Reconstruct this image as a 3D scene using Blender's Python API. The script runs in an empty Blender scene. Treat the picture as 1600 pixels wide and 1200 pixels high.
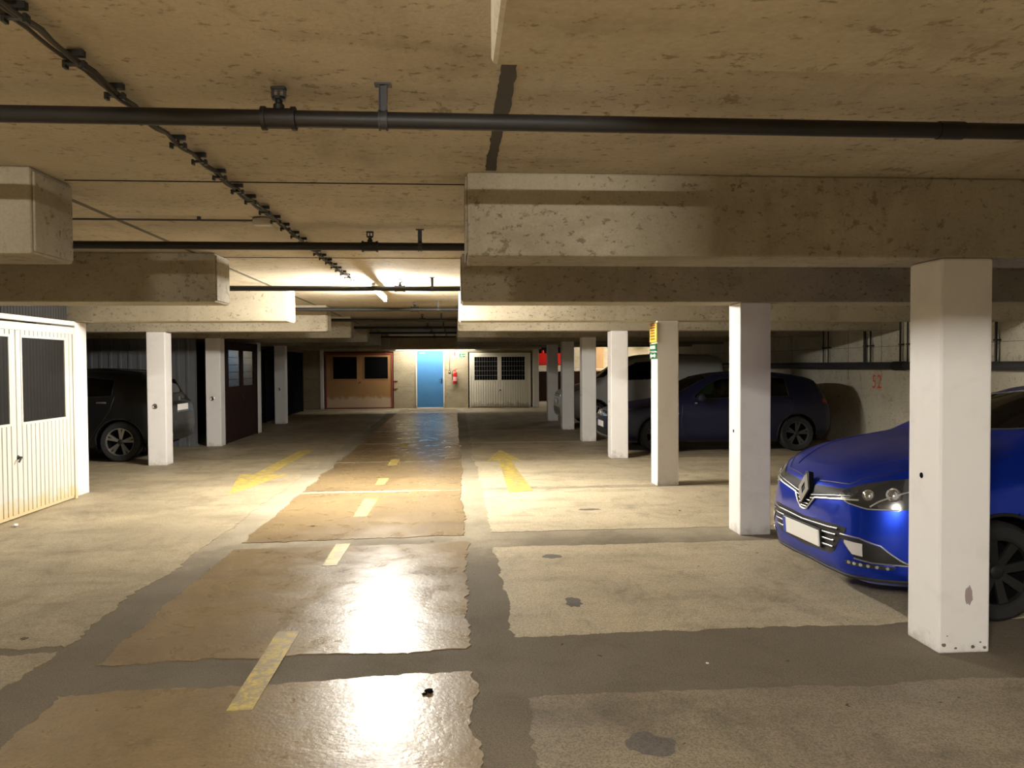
import bpy, bmesh, math, random
from mathutils import Vector, Matrix
from mathutils.bvhtree import BVHTree
random.seed(7)
S = bpy.context.scene
COL = S.collection
R = math.radians

# ------------------------------------------------------------------ camera, world, exposure
cam_d = bpy.data.cameras.new('camera'); cam = bpy.data.objects.new('camera', cam_d); COL.objects.link(cam)
S.camera = cam
cam_d.sensor_width = 36.0; cam_d.sensor_fit = 'HORIZONTAL'; cam_d.lens = 27.0; cam_d.clip_start = .05; cam_d.clip_end = 200
YAW, PITCH, ROLL, EYE = .0747, .025, -.0058, 1.633
F = Vector((math.sin(YAW)*math.cos(PITCH), math.cos(YAW)*math.cos(PITCH), -math.sin(PITCH)))
R0 = Vector((math.cos(YAW), -math.sin(YAW), 0)); U0 = R0.cross(F)
RX = math.cos(ROLL)*R0 + math.sin(ROLL)*U0; UX = -math.sin(ROLL)*R0 + math.cos(ROLL)*U0
m = Matrix((RX, UX, -F)).transposed().to_4x4(); m.translation = Vector((0, 0, EYE)); cam.matrix_world = m

W = bpy.data.worlds.new('world'); S.world = W; W.use_nodes = True
W.node_tree.nodes['Background'].inputs[0].default_value = (.05, .045, .04, 1)
W.node_tree.nodes['Background'].inputs[1].default_value = .2
S.view_settings.view_transform = 'Standard'; S.view_settings.look = 'None'
S.view_settings.gamma = 1; S.view_settings.use_curve_mapping = False
S.view_settings.exposure = 0.0
LAMP_MAIN, LAMP_NEAR, LAMP_WALL, LAMP_FAR = 3000.0, 3500.0, 330.0, 2800.0       # tube emission strengths
LAMP_COL = (1.0, .95, .86)

# ------------------------------------------------------------------ helpers
def tag(o, label=None, cat=None, group=None, kind=None):
    if label: o['label'] = label
    if cat: o['category'] = cat
    if group: o['group'] = group
    if kind: o['kind'] = kind
    return o
def empty(name, loc=(0, 0, 0), rz=0):
    o = bpy.data.objects.new(name, None); COL.objects.link(o)
    o.location = loc; o.rotation_euler = (0, 0, rz); o.empty_display_size = .2
    return o
class MB:
    """collects shapes, then links them as ONE mesh object"""
    def __init__(s): s.v = []; s.f = []; s.mi = []; s.cur = 0
    def add(s, vs, fs):
        b = len(s.v); s.v += [tuple(p) for p in vs]
        for f in fs: s.f.append(tuple(i+b for i in f)); s.mi.append(s.cur)
        return s
    def box(s, x0, x1, y0, y1, z0, z1, c=0.0):
        if c <= 0:
            vs = [(x, y, z) for x in (x0, x1) for y in (y0, y1) for z in (z0, z1)]
            return s.add(vs, [(0, 1, 3, 2), (4, 6, 7, 5), (0, 4, 5, 1), (2, 3, 7, 6), (0, 2, 6, 4), (1, 5, 7, 3)])
        bm = bmesh.new(); bmesh.ops.create_cube(bm, size=1)
        for v in bm.verts:
            v.co = Vector(((x0+x1)/2+v.co.x*(x1-x0), (y0+y1)/2+v.co.y*(y1-y0), (z0+z1)/2+v.co.z*(z1-z0)))
        bmesh.ops.bevel(bm, geom=bm.edges[:], offset=c, segments=2 if c > .01 else 1, affect='EDGES', profile=.5)
        bm.verts.index_update()
        s.add([v.co[:] for v in bm.verts], [tuple(v.index for v in f.verts) for f in bm.faces]); bm.free()
        return s
    def tube(s, pts, r, n=8, cap=True):
        pts = [Vector(p) for p in pts]; rs = r if isinstance(r, (list, tuple)) else [r]*len(pts)
        vs = []; prev = None
        for i, p in enumerate(pts):
            a = pts[max(i-1, 0)]; b = pts[min(i+1, len(pts)-1)]; d = (b-a).normalized() if (b-a).length > 1e-9 else Vector((0, 0, 1))
            up = Vector((0, 0, 1)) if abs(d.z) < .9 else Vector((1, 0, 0))
            if prev is not None:
                q = prev - d*prev.dot(d)
                if q.length > 1e-4: up = q
            x = d.cross(up).normalized(); y = x.cross(d); prev = y
            for k in range(n):
                t = 2*math.pi*k/n; vs.append(p + (x*math.cos(t) + y*math.sin(t))*rs[i])
        fs = [(i*n+k, i*n+(k+1) % n, (i+1)*n+(k+1) % n, (i+1)*n+k) for i in range(len(pts)-1) for k in range(n)]
        if cap: fs += [tuple(reversed(range(n))), tuple((len(pts)-1)*n+k for k in range(n))]
        return s.add(vs, fs)
    def lathe(s, prof, n=24, M=None, closed=False, cap=True):
        """prof: (r, h) around +Z, transformed by M"""
        M = M or Matrix.Identity(4); vs = []
        for r, h in prof:
            for k in range(n):
                t = 2*math.pi*k/n; vs.append(M @ Vector((r*math.cos(t), r*math.sin(t), h)))
        P = len(prof); fs = [(i*n+k, i*n+(k+1) % n, ((i+1) % P)*n+(k+1) % n, ((i+1) % P)*n+k)
                             for i in range(P if closed else P-1) for k in range(n)]
        if not closed and cap:
            if prof[0][0] > 1e-5: fs.append(tuple(reversed(range(n))))
            if prof[-1][0] > 1e-5: fs.append(tuple((P-1)*n+k for k in range(n)))
        return s.add(vs, fs)
    def prism(s, poly, z0, z1, M=None):
        M = M or Matrix.Identity(4); n = len(poly)
        vs = [M @ Vector((x, y, z0)) for x, y in poly] + [M @ Vector((x, y, z1)) for x, y in poly]
        fs = [tuple(reversed(range(n))), tuple(range(n, 2*n))] + [(i, (i+1) % n, n+(i+1) % n, n+i) for i in range(n)]
        return s.add(vs, fs)
    def build(s, name, mat, parent=None, smooth=False, angle=40, loc=None):
        me = bpy.data.meshes.new(name); me.from_pydata(s.v, [], s.f)
        for mm in (mat if isinstance(mat, (list, tuple)) else [mat]): me.materials.append(mm)
        for p, i in zip(me.polygons, s.mi): p.material_index = i
        bm = bmesh.new(); bm.from_mesh(me); bmesh.ops.remove_doubles(bm, verts=bm.verts, dist=1e-6)
        bmesh.ops.recalc_face_normals(bm, faces=bm.faces); bm.to_mesh(me); bm.free()
        if smooth:
            for p in me.polygons: p.use_smooth = True
            me.set_sharp_from_angle(angle=R(angle))
        o = bpy.data.objects.new(name, me); COL.objects.link(o)
        if parent: o.parent = parent
        if loc: o.location = loc
        return o
def dup(o, parent, loc):
    c = o.copy(); COL.objects.link(c); c.parent = parent; c.location = loc
    return c
def pchip(xs, ys):
    n = len(xs); h = [xs[i+1]-xs[i] for i in range(n-1)]; dl = [(ys[i+1]-ys[i])/h[i] for i in range(n-1)]
    d = [0.0]*n; d[0] = dl[0]; d[-1] = dl[-1]
    for i in range(1, n-1):
        if dl[i-1]*dl[i] > 0:
            w1 = 2*h[i]+h[i-1]; w2 = h[i]+2*h[i-1]; d[i] = (w1+w2)/(w1/dl[i-1]+w2/dl[i])
    def f(x):
        if x <= xs[0]: return ys[0]
        if x >= xs[-1]: return ys[-1]
        i = 0
        while x > xs[i+1]: i += 1
        t = (x-xs[i])/h[i]; t2 = t*t; t3 = t2*t
        return (2*t3-3*t2+1)*ys[i]+(t3-2*t2+t)*h[i]*d[i]+(-2*t3+3*t2)*ys[i+1]+(t3-t2)*h[i]*d[i+1]
    return f
def lin(pts):
    def f(x):
        if x <= pts[0][0]: return pts[0][1]
        for (a, b), (c, d) in zip(pts, pts[1:]):
            if x <= c: return b+(d-b)*(x-a)/(c-a) if c > a else d
        return pts[-1][1]
    return f

# ------------------------------------------------------------------ materials
def new_mat(name):
    mt = bpy.data.materials.new(name); mt.use_nodes = True; nt = mt.node_tree
    return mt, nt, nt.nodes['Principled BSDF']
def plain(name, c, rough=.5, metal=0, spec=.5, emit=None, es=0, coat=0, trans=0, alpha=1):
    mt, nt, b = new_mat(name)
    b.inputs['Base Color'].default_value = (*c, 1); b.inputs['Roughness'].default_value = rough
    b.inputs['Metallic'].default_value = metal; b.inputs['Specular IOR Level'].default_value = spec
    b.inputs['Coat Weight'].default_value = coat; b.inputs['Coat Roughness'].default_value = .04
    b.inputs['Transmission Weight'].default_value = trans; b.inputs['Alpha'].default_value = alpha
    if emit: b.inputs['Emission Color'].default_value = (*emit, 1); b.inputs['Emission Strength'].default_value = es
    return mt
class NG:
    def __init__(s, nt): s.nt = nt; s.N = nt.nodes; s.L = nt.links
    def n(s, t, **k):
        o = s.N.new(t)
        for a, b in k.items(): setattr(o, a, b)
        return o
    def inp(s, node, key, v):
        if hasattr(v, 'is_linked') or isinstance(v, bpy.types.NodeSocket): s.L.new(v, node.inputs[key])
        else: node.inputs[key].default_value = v
    def pos(s, scale=(1, 1, 1), coord='world'):
        if coord == 'world': src = s.n('ShaderNodeNewGeometry').outputs['Position']
        else: src = s.n('ShaderNodeTexCoord').outputs['Object']
        mp = s.n('ShaderNodeMapping'); mp.inputs['Scale'].default_value = scale; s.L.new(src, mp.inputs['Vector'])
        return mp.outputs[0]
    def noise(s, vec, scale, detail=5, rough=.55, dist=0):
        k = s.n('ShaderNodeTexNoise'); s.L.new(vec, k.inputs['Vector'])
        k.inputs['Scale'].default_value = scale; k.inputs['Detail'].default_value = detail
        k.inputs['Roughness'].default_value = rough; k.inputs['Distortion'].default_value = dist
        return k.outputs['Fac']
    def ramp(s, fac, a, b, va=0, vb=1):
        k = s.n('ShaderNodeMapRange'); s.L.new(fac, k.inputs[0]); k.interpolation_type = 'SMOOTHSTEP'
        for i, v in zip((1, 2, 3, 4), (a, b, va, vb)): k.inputs[i].default_value = v
        return k.outputs[0]
    def mix(s, fac, a, b):
        k = s.n('ShaderNodeMix', data_type='RGBA'); s.inp(k, 0, fac)
        for key, v in ((6, a), (7, b)):
            if isinstance(v, tuple): k.inputs[key].default_value = (*v, 1)
            else: s.L.new(v, k.inputs[key])
        return k.outputs[2]
    def math(s, op, a, b=0.0):
        k = s.n('ShaderNodeMath', operation=op); s.inp(k, 0, a); s.inp(k, 1, b)
        return k.outputs[0]
    def bump(s, h, strength, dist, b):
        k = s.n('ShaderNodeBump'); s.L.new(h, k.inputs['Height']); k.inputs['Strength'].default_value = strength
        k.inputs['Distance'].default_value = dist; s.L.new(k.outputs[0], b.inputs['Normal'])
def concrete(name, c1, c2, dark, rough=.85, pit=.62, streak=(1, 1, 1), bump=.5, bd=.006, pits=True, spec=.3, pscale=9, wear=.5):
    mt, nt, b = new_mat(name); g = NG(nt)
    p = g.pos(); ps = g.pos(streak)
    big = g.noise(p, .9, 4, .6); mid = g.noise(ps, 4, 6, .65, .4); fine = g.noise(p, 70, 4, .6)
    col = g.mix(g.ramp(big, .35, .68), c1, c2)
    col = g.mix(g.ramp(mid, .5, .8, 0, wear), col, dark)
    if pits:
        pt = g.noise(g.pos((1, .55, 1)), pscale, 7, .68, .2); zone = g.noise(p, .7, 2, .5)
        f = g.math('MULTIPLY', g.ramp(pt, pit, pit+.05), g.ramp(zone, .42, .6))
        col = g.mix(g.math('MULTIPLY', f, .65), col, dark)
    col = g.mix(g.math('MULTIPLY', g.ramp(fine, .3, .7), .18), col, dark)
    bl = g.noise(g.pos((.45, 1.3, 1)), 2.6, 8, .68, .6)
    col = g.mix(g.ramp(bl, .50, .70, 0, .42), col, tuple((x+2*y)/3 for x, y in zip(c2, dark)))
    sp_ = g.noise(g.pos((.7, 1, 1)), 26, 5, .7)
    col = g.mix(g.math('MULTIPLY', g.ramp(sp_, .56, .64), g.ramp(bl, .38, .56, .05, .8)), col, dark)
    nt.links.new(col, b.inputs['Base Color']); b.inputs['Roughness'].default_value = rough
    b.inputs['Specular IOR Level'].default_value = spec
    g.bump(g.math('ADD', g.math('MULTIPLY', mid, .8), g.math('MULTIPLY', fine, .35)), bump, bd, b)
    return mt
def floor_mat(name, c1, c2, c3, r0, r1, grain=110, gs=.5, spec=.5, blot=.6, bd=.004, bs=.5, near_col=None):
    mt, nt, b = new_mat(name); g = NG(nt); p = g.pos()
    big = g.noise(p, .8, 5, .6, .3); mid = g.noise(p, 3.2, 7, .65, .5); fine = g.noise(p, grain, 3, .6); wide = g.noise(g.pos((.25, 1, 1)), 2.2, 5, .6)
    col = g.mix(g.ramp(big, .36, .66), c1, c2)
    col = g.mix(g.ramp(mid, .52, .78, 0, blot), col, c3)
    col = g.mix(g.ramp(wide, .5, .72, 0, .45), col, c3)
    st = g.noise(g.pos((1, .6, 1)), 1.5, 9, .72, .8)
    col = g.mix(g.ramp(st, .5, .68, 0, .5), col, c3)
    if near_col:   # darker tone over the near end of the lane joints, ragged outline
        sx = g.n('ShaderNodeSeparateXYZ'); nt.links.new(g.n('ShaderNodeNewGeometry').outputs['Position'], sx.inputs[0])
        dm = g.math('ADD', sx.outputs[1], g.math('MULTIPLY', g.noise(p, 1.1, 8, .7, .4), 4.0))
        col = g.mix(g.ramp(dm, 8.2, 9.6, .8, 0), col, near_col)
    sc = g.noise(p, 38, 5, .7); col = g.mix(g.math('MULTIPLY', g.ramp(sc, .58, .68), g.ramp(mid, .4, .6, .1, .5)), col, tuple(x*.6 for x in c3))
    chip = g.noise(p, 11, 4, .55, .3); zone = g.noise(p, 1.3, 2)
    cf = g.math('MULTIPLY', g.ramp(chip, .70, .72), g.ramp(zone, .45, .55))
    col = g.mix(g.math('MULTIPLY', cf, .8), col, tuple(x*.25 for x in c3))
    col = g.mix(g.math('MULTIPLY', g.ramp(fine, .42, .62), gs), col, tuple(x*.45 for x in c3))
    nt.links.new(col, b.inputs['Base Color'])
    rr = g.math('ADD', g.ramp(mid, .3, .7, r0, r1), g.math('MULTIPLY', cf, .3)); nt.links.new(rr, b.inputs['Roughness'])
    b.inputs['Specular IOR Level'].default_value = spec
    g.bump(g.math('ADD', g.math('MULTIPLY', mid, 1.2), g.math('ADD', g.math('MULTIPLY', fine, .25), g.math('MULTIPLY', g.noise(p, 22, 4, .6), .45))), bs, bd, b)
    return mt
def paint(name, c, dirt, rough=.5, amount=.4, scale=3, bump=.15, low=None, spec=.4, lowz=.35):
    """painted surface with blotches; low = colour of the wear near the ground"""
    mt, nt, b = new_mat(name); g = NG(nt); p = g.pos()
    n1 = g.noise(p, scale, 6, .65, .3); n2 = g.noise(p, 45, 3, .6)
    col = g.mix(g.ramp(n1, .48, .8, 0, amount), c, dirt)
    sc = g.noise(g.pos((1, 1, .35)), 13, 6, .7, .5)
    col = g.mix(g.ramp(sc, .72, .76, 0, .5), col, dirt)
    if low:
        sp = g.n('ShaderNodeSeparateXYZ'); nt.links.new(g.n('ShaderNodeNewGeometry').outputs['Position'], sp.inputs[0])
        z = g.math('ADD', sp.outputs[2], g.math('MULTIPLY', g.noise(p, 6, 6, .7), -.55))
        col = g.mix(g.ramp(z, lowz-.35, lowz-.2, .85, 0), col, low)
    nt.links.new(col, b.inputs['Base Color']); b.inputs['Roughness'].default_value = rough; b.inputs['Specular IOR Level'].default_value = spec
    g.bump(g.math('ADD', n1, g.math('MULTIPLY', n2, .25)), bump, .004, b)
    return mt
M = {}
M['ceil'] = concrete('ceiling_concrete', (.56, .49, .36), (.46, .40, .29), (.19, .14, .085), streak=(1, .3, 1), pit=.60, wear=.35)
M['beam'] = concrete('beam_concrete', (.40, .355, .26), (.32, .28, .205), (.14, .105, .065), streak=(1, 1, .35), pit=.58, wear=.4, pscale=14)
M['wall'] = concrete('wall_concrete', (.43, .37, .25), (.36, .31, .21), (.16, .12, .07), streak=(.5, .5, 2.5), pit=.64, wear=.55)
M['rwall'] = concrete('side_wall_concrete', (.62, .58, .47), (.54, .50, .40), (.18, .15, .1), streak=(1, 1, .6), wear=.3)
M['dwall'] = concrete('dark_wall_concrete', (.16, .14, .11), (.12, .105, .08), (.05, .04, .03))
M['screed'] = floor_mat('rough_screed', (.40, .345, .25), (.31, .265, .19), (.17, .145, .10), .7, .85, gs=.5, bd=.007, bs=.8, spec=.15, near_col=(.16, .132, .096))
M['slab_c'] = floor_mat('sealed_slab', (.30, .215, .11), (.235, .17, .092), (.14, .095, .05), .25, .38, grain=60, gs=.25, spec=.5, blot=.45, bd=.006, bs=.6)
M['slab_s'] = floor_mat('side_slab', (.44, .365, .24), (.33, .275, .185), (.16, .13, .085), .5, .68, gs=.45, blot=.6, bd=.007, bs=.8, spec=.3)
M['slab_f'] = floor_mat('dark_side_slab', (.33, .275, .19), (.25, .205, .145), (.12, .10, .07), .5, .68, gs=.5, blot=.7, bd=.007, bs=.9, spec=.3)  # darker version of the side slab, for the nearest right bays
M['slab_r'] = floor_mat('pale_side_slab', (.60, .51, .35), (.47, .40, .275), (.22, .18, .12), .5, .68, gs=.45, blot=.6, bd=.007, bs=.8, spec=.3)
M['patch'] = floor_mat('patch_mortar', (.15, .13, .11), (.13, .115, .095), (.09, .075, .06), .5, .7)
M['white'] = paint('white_pillar_paint', (.80, .775, .75), (.45, .40, .36), .55, .28, 2.2, low=(.5, .46, .42), lowz=.02)
M['grey'] = paint('grey_pillar_face', (.47, .43, .37), (.30, .26, .21), .6, .4, 4, low=(.3, .26, .2), lowz=.02)
M['gwhite'] = paint('white_door_paint', (.54, .52, .47), (.48, .38, .2), .42, .22, 1.4, .05, low=(.55, .42, .22), lowz=.15)
M['gwhite2'] = paint('cream_door_paint', (.74, .70, .58), (.5, .42, .28), .45, .25, 1.5, .05, low=(.4, .34, .25), lowz=.15)
M['brown'] = paint('ochre_board', (.36, .20, .075), (.26, .14, .06), .55, .4, 3, .1, low=(.55, .42, .30), lowz=.42)
M['dbrown'] = paint('dark_brown_paint', (.024, .011, .008), (.014, .008, .006), .85, .4, 3, .05, spec=.08)
M['redox'] = plain('red_oxide_steel', (.22, .04, .02), .55)
M['bluedoor'] = paint('blue_door_paint', (.06, .20, .42), (.10, .24, .40), .65, .5, 2.5, .04, spec=.2)
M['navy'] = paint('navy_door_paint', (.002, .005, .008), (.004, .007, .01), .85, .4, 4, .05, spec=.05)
M['black'] = plain('black_plastic', (.012, .012, .012), .45)
M['dark'] = plain('dark_void', (.004, .004, .0045), .9, spec=.05)
M['gblack'] = plain('gloss_black_trim', (.004, .004, .005), .5, 0, .15)
M['emblem'] = plain('polished_emblem', (.82, .80, .76), .35, .35)
M['pipe'] = paint('pipe_paint', (.014, .013, .012), (.04, .028, .02), .5, .5, 5, .05)
M['gpipe'] = paint('grey_pipe_paint', (.04, .04, .042), (.025, .025, .025), .5, .5, 5, .05)
M['steel'] = plain('galvanised_steel', (.35, .34, .32), .4, .8)
M['cable'] = plain('grey_cable', (.05, .043, .035), .7)
M['corr'] = paint('zinc_sheet', (.12, .123, .13), (.08, .08, .085), .42, .4, 2.0, .05)
M['corrd'] = paint('zinc_sheet_dark', (.035, .033, .03), (.02, .02, .018), .8, .4, 2.0, .05, spec=.1)
M['yellow'] = None
M['red'] = plain('red_enamel', (.55, .012, .01), .3, 0, .5, coat=.5)
M['redp'] = plain('red_panel_paint', (.75, .012, .006), .45)
M['signw'] = plain('sign_white', (.8, .8, .76), .4)
M['signy'] = paint('sign_yellow', (.75, .58, .09), (.78, .66, .25), .4, .4, 8, .02)
M['signg'] = plain('sign_green', (.01, .14, .05), .4)
M['signr'] = plain('sign_print_red', (.28, .05, .02), .5)
M['num'] = paint('red_stencil_paint', (.75, .10, .04), (.6, .3, .2), .7, .6, 25, .02)
M['chrome'] = plain('chrome', (.8, .8, .79), .28, .85)
M['satin'] = plain('satin_metal', (.55, .54, .52), .3, .9)
M['tyre'] = plain('tyre_rubber', (.014, .014, .014), .7)
M['rubber'] = plain('window_seal', (.01, .01, .01), .5)
M['plate'] = plain('number_plate_white', (.95, .94, .90), .4)
M['eublue'] = plain('plate_band_blue', (.02, .06, .45), .4)
M['lens'] = plain('clear_lens', (.25, .25, .25), .08, .2, .8, coat=1)
M['lampin'] = plain('lamp_reflector', (.6, .6, .6), .15, .9)
M['lampblk'] = plain('lamp_housing', (.03, .032, .035), .18, .3, .8, coat=1)
M['taillamp'] = plain('red_lamp_lens', (.25, .006, .004), .12, 0, .6, coat=.6)
M['blank'] = plain('fog_blank', (.55, .53, .52), .5)
M['int'] = plain('car_interior', (.02, .02, .02), .85)
def glass(name, c, rough=.02, a=.45):
    mt, nt, b = new_mat(name); N = nt.nodes; L = nt.links
    gl = N.new('ShaderNodeBsdfGlossy'); gl.inputs['Roughness'].default_value = rough
    tr = N.new('ShaderNodeBsdfTransparent'); tr.inputs[0].default_value = (*c, 1)
    fr = N.new('ShaderNodeFresnel'); fr.inputs[0].default_value = 1.5; mx = N.new('ShaderNodeMixShader')
    L.new(fr.outputs[0], mx.inputs[0]); L.new(tr.outputs[0], mx.inputs[1]); L.new(gl.outputs[0], mx.inputs[2])
    L.new(mx.outputs[0], N['Material Output'].inputs[0])
    return mt
M['glass'] = glass('tinted_car_glass', (.42, .55, .42))
M['dglass'] = glass('privacy_glass', (.05, .055, .05))
M['wglass'] = glass('dusty_window_glass', (.06, .06, .06), .15)
def car_paint(name, c, flake=.3, rough=.32, coat=.35):
    mt, nt, b = new_mat(name)
    b.inputs['Base Color'].default_value = (*c, 1); b.inputs['Metallic'].default_value = flake; b.inputs['Roughness'].default_value = rough
    b.inputs['Coat Weight'].default_value = coat; b.inputs['Coat Roughness'].default_value = .03
    return mt
M['p_blue'] = car_paint('metallic_blue_paint', (.002, .034, .48), .7, .3)
M['p_navy'] = car_paint('dark_blue_paint', (.0008, .002, .022), .1, .5, .25)
M['p_dark'] = car_paint('anthracite_paint', (.0025, .0022, .0022), .1, .5, .25)
M['p_white'] = car_paint('white_van_paint', (.42, .42, .40), 0, .4, .5)
def emission(name, c, s):
    mt, nt, b = new_mat(name); e = nt.nodes.new('ShaderNodeEmission'); e.inputs[0].default_value = (*c, 1); e.inputs[1].default_value = s
    nt.links.new(e.outputs[0], nt.nodes['Material Output'].inputs[0]); return mt
def marking_mat():
    mt, nt, b = new_mat('worn_yellow_paint'); g = NG(nt); p = g.pos()
    n1 = g.noise(p, 9, 8, .7, .6); n2 = g.noise(p, 60, 3, .6)
    col = g.mix(g.ramp(g.math('ADD', n1, g.math('MULTIPLY', n2, .35)), .56, .74, 0, .85), (.62, .47, .07), (.30, .235, .14))
    nt.links.new(col, b.inputs['Base Color']); b.inputs['Roughness'].default_value = .5
    return mt
M['yellow'] = marking_mat()

# ------------------------------------------------------------------ dimensions (metres)
ZB, ZC = 2.21, 2.65                      # beam underside, ceiling
Y0, SP, CW = 4.07, 3.0, .30              # first pillar front, spacing, pillar width
XR, XL = 2.69, -4.76                     # aisle faces of the right and left pillars
XWR, XWL, YBK, YB = 7.9, -10.6, -7.0, 29.35
YFAR = 36.0

# ------------------------------------------------------------------ room shell
def struct(o): o['kind'] = 'structure'; return o
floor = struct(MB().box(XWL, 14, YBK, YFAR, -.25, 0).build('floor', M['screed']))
ceiling = struct(MB().box(XWL, 14, YBK, YFAR, ZC, ZC+.25).build('ceiling', M['ceil']))
def irregular(x0, x1, y0, y1, amp, seed, step=.03, skew=0):
    rnd = random.Random(seed); pts = []
    def edge(a, b, nrm):
        L = math.dist(a, b); n = max(2, int(L/step)); w = 0; w2 = 0
        for i in range(n):
            t = i/n; w = w*.93 + rnd.uniform(-amp, amp)*.55; w2 = w2*.3+rnd.uniform(-amp, amp)*.35
            k = w+w2 if i else 0
            pts.append((a[0]+(b[0]-a[0])*t+nrm[0]*k, a[1]+(b[1]-a[1])*t+nrm[1]*k))
    c = [(x0, y0), (x1, y0+skew), (x1, y1+skew), (x0, y1)]
    edge(c[0], c[1], (0, 1)); edge(c[1], c[2], (1, 0)); edge(c[2], c[3], (0, 1)); edge(c[3], c[0], (1, 0))
    return pts
def slab(poly, h, mat, name='slab'):
    return MB().prism(poly, -.02, h, None).build(name, mat, floor)
ys0 = [(-6.4, -2.0), (-1.7, 1.0), (1.3, 3.92)] + [(4.32, 6.95), (7.22, 9.9), (10.08, 13.02), (13.1, 16.06), (16.12, 19.05), (19.12, 22.05), (22.1, 25.05), (25.1, 28.0), (28.06, 28.7)]
for i, (a, b) in enumerate(ys0):
    if i > 6: amp = .012
    else: amp = .022
    b = min(b, YB-.6)
    slab(irregular(-1.97, .085, a, b, amp, 10+i, skew=.12 if i < 5 else 0), .005, M['slab_c'])
ysr = [(-6.4, -2.0), (-1.7, .7), (1.3, 3.70), (4.56, 6.83), (7.45, 9.95), (10.15, 13.0), (13.1, 16.0), (16.08, 19.0), (19.08, 22.0), (22.08, 25.0), (25.08, 28.6)]
for i, (a, b) in enumerate(ysr):
    slab(irregular(.345, 7.8, a, b, .02, 40+i, skew=.1 if i < 6 else 0), .004, M['slab_r' if 3 <= i <= 5 else 'slab_f' if i < 3 else 'slab_s'])
for i, (a, b) in enumerate([(-6.4, 4.55), (4.62, 13.1), (13.15, 22.0), (22.05, 28.2)]):
    slab(irregular(-10.4, -2.28, a, b, .03, 70+i), .004, M['slab_s'])
for i, (cx, cy, rx, ry) in enumerate([(.81, 6.445, .075, .07), (.80, 5.18, .055, .11), (.82, 3.2, .10, .10), (1.5, 8.5, .12, .05)]):
    rnd = random.Random(i); poly = []
    for k in range(18):
        t = 2*math.pi*k/18; q = 1+rnd.uniform(-.22, .22); poly.append((cx+rx*q*math.cos(t), cy+ry*q*math.sin(t)))
    slab(poly, .0055, M['patch'], 'mortar_patch')

def wallbox(name, mat, *a): return struct(MB().box(*a).build(name, mat))
wallbox('wall_right', M['rwall'], XWR, XWR+.25, YBK, 30.5, 0, ZC)
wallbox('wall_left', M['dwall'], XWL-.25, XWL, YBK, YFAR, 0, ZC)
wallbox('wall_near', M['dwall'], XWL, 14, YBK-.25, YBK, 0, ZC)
wallbox('wall_far', M['wall'], 3.0, 14, YFAR, YFAR+.25, 0, ZC)
wallbox('wall_far_side', M['dwall'], 14, 14.25, 30.5, YFAR, 0, ZC)
wallbox('wall_far_corner', M['dwall'], XWR, 14, 30.25, 30.5, 0, ZC)
# back wall in pieces round the doors
bw = MB(); TB = .25
bw.box(XWL, -4.90, YB, YB+TB, 0, ZC)
bw.box(-4.90, -2.30, YB, YB+TB, 2.16, ZC)
bw.box(-2.30, -1.46, YB, YB+TB, 0, ZC)
bw.box(-1.46, -.38, YB, YB+TB, 2.17, ZC)
bw.box(-.38, .52, YB, YB+TB, 0, ZC)
bw.box(.52, 2.97, YB, YB+TB, 2.13, ZC)
bw.box(2.97, 3.00, YB, YB+TB, 0, ZC)
struct(bw.build('wall_back', M['wall']))
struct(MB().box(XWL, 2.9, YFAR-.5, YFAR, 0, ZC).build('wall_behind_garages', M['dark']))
struct(MB().box(3.0, 3.1, YB+.3, YFAR, 0, ZC).build('wall_passage', M['dwall']))
# thin pale ledge over the back doors
struct(MB().box(-2.22, 1.75, YB-.07, YB, 2.195, 2.235).build('trim_1', M['signw']))

# formwork joints on the ceiling (thin recessed-looking ridges)
for n in range(9):
    y = 4.36+3*n
    tj = MB().box(-10.4 if n else -2.1, 7.85, y-.004, y+.004, ZC-.004, ZC+.01).build('formwork_joint', M['dark'], ceiling)
MBj = MB().box(-2.33, -2.29, .2, 29, ZC-.0015, ZC+.01).build('formwork_strip', M['dwall'], ceiling)
for y0 in (1.48, 4.48, 7.48):
    MB().prism(irregular(.17, .225, y0, y0+2.55, .006, 300+int(y0)), ZC-.004, ZC+.01).build('joint_band', M['cable'], ceiling)

# beams
def beam(n, side, label):
    y = 4.285+3*n; a, b = y-.215, y+.215
    if side == 'R': x0, x1 = .075, XWR
    elif side == 'L': x0, x1 = XWL, -2.13
    else: x0, x1 = XWL, 3.2
    if n >= 9: x0 = 3.3; x1 = 13.9
    o = MB().box(x0, x1, a, b, ZB, ZC, .012).build('ceiling_beam', M['beam'], smooth=False)
    tag(o, label, 'beam')
    if side != 'X' and n >= 0:
        # plastered end: a slightly proud pale casting skin on the beam's free end
        e = x0 if side == 'R' else x1
        s = -1 if side == 'R' else 1
        MB().box(min(e, e+s*.012), max(e, e+s*.012), a+.02, b-.02, ZB+.015, ZC-.02, .004).build('beam_end_face', M['beam'], o)
    return o
ordw = ['nearest', 'second', 'third', 'fourth', 'fifth', 'sixth', 'seventh', 'eighth', 'ninth']
beam(-1, 'R', 'mottled concrete ceiling beam at the top right, closest overhead, seen from below')
for n in range(8):
    lab = {0: 'concrete ceiling beam resting on the nearest right pillar, with horizontal shadow bands near its free end'}.get(n, 'concrete ceiling beam resting on the %s white pillar of the right row' % ordw[n])
    if n == 2: lab = 'concrete ceiling beam resting on the pillar with the yellow and green signs'
    if n > 2: lab = 'concrete ceiling beam over the %s pillar of the right row, counted from the camera' % ordw[n]
    beam(n, 'R', lab)
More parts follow.
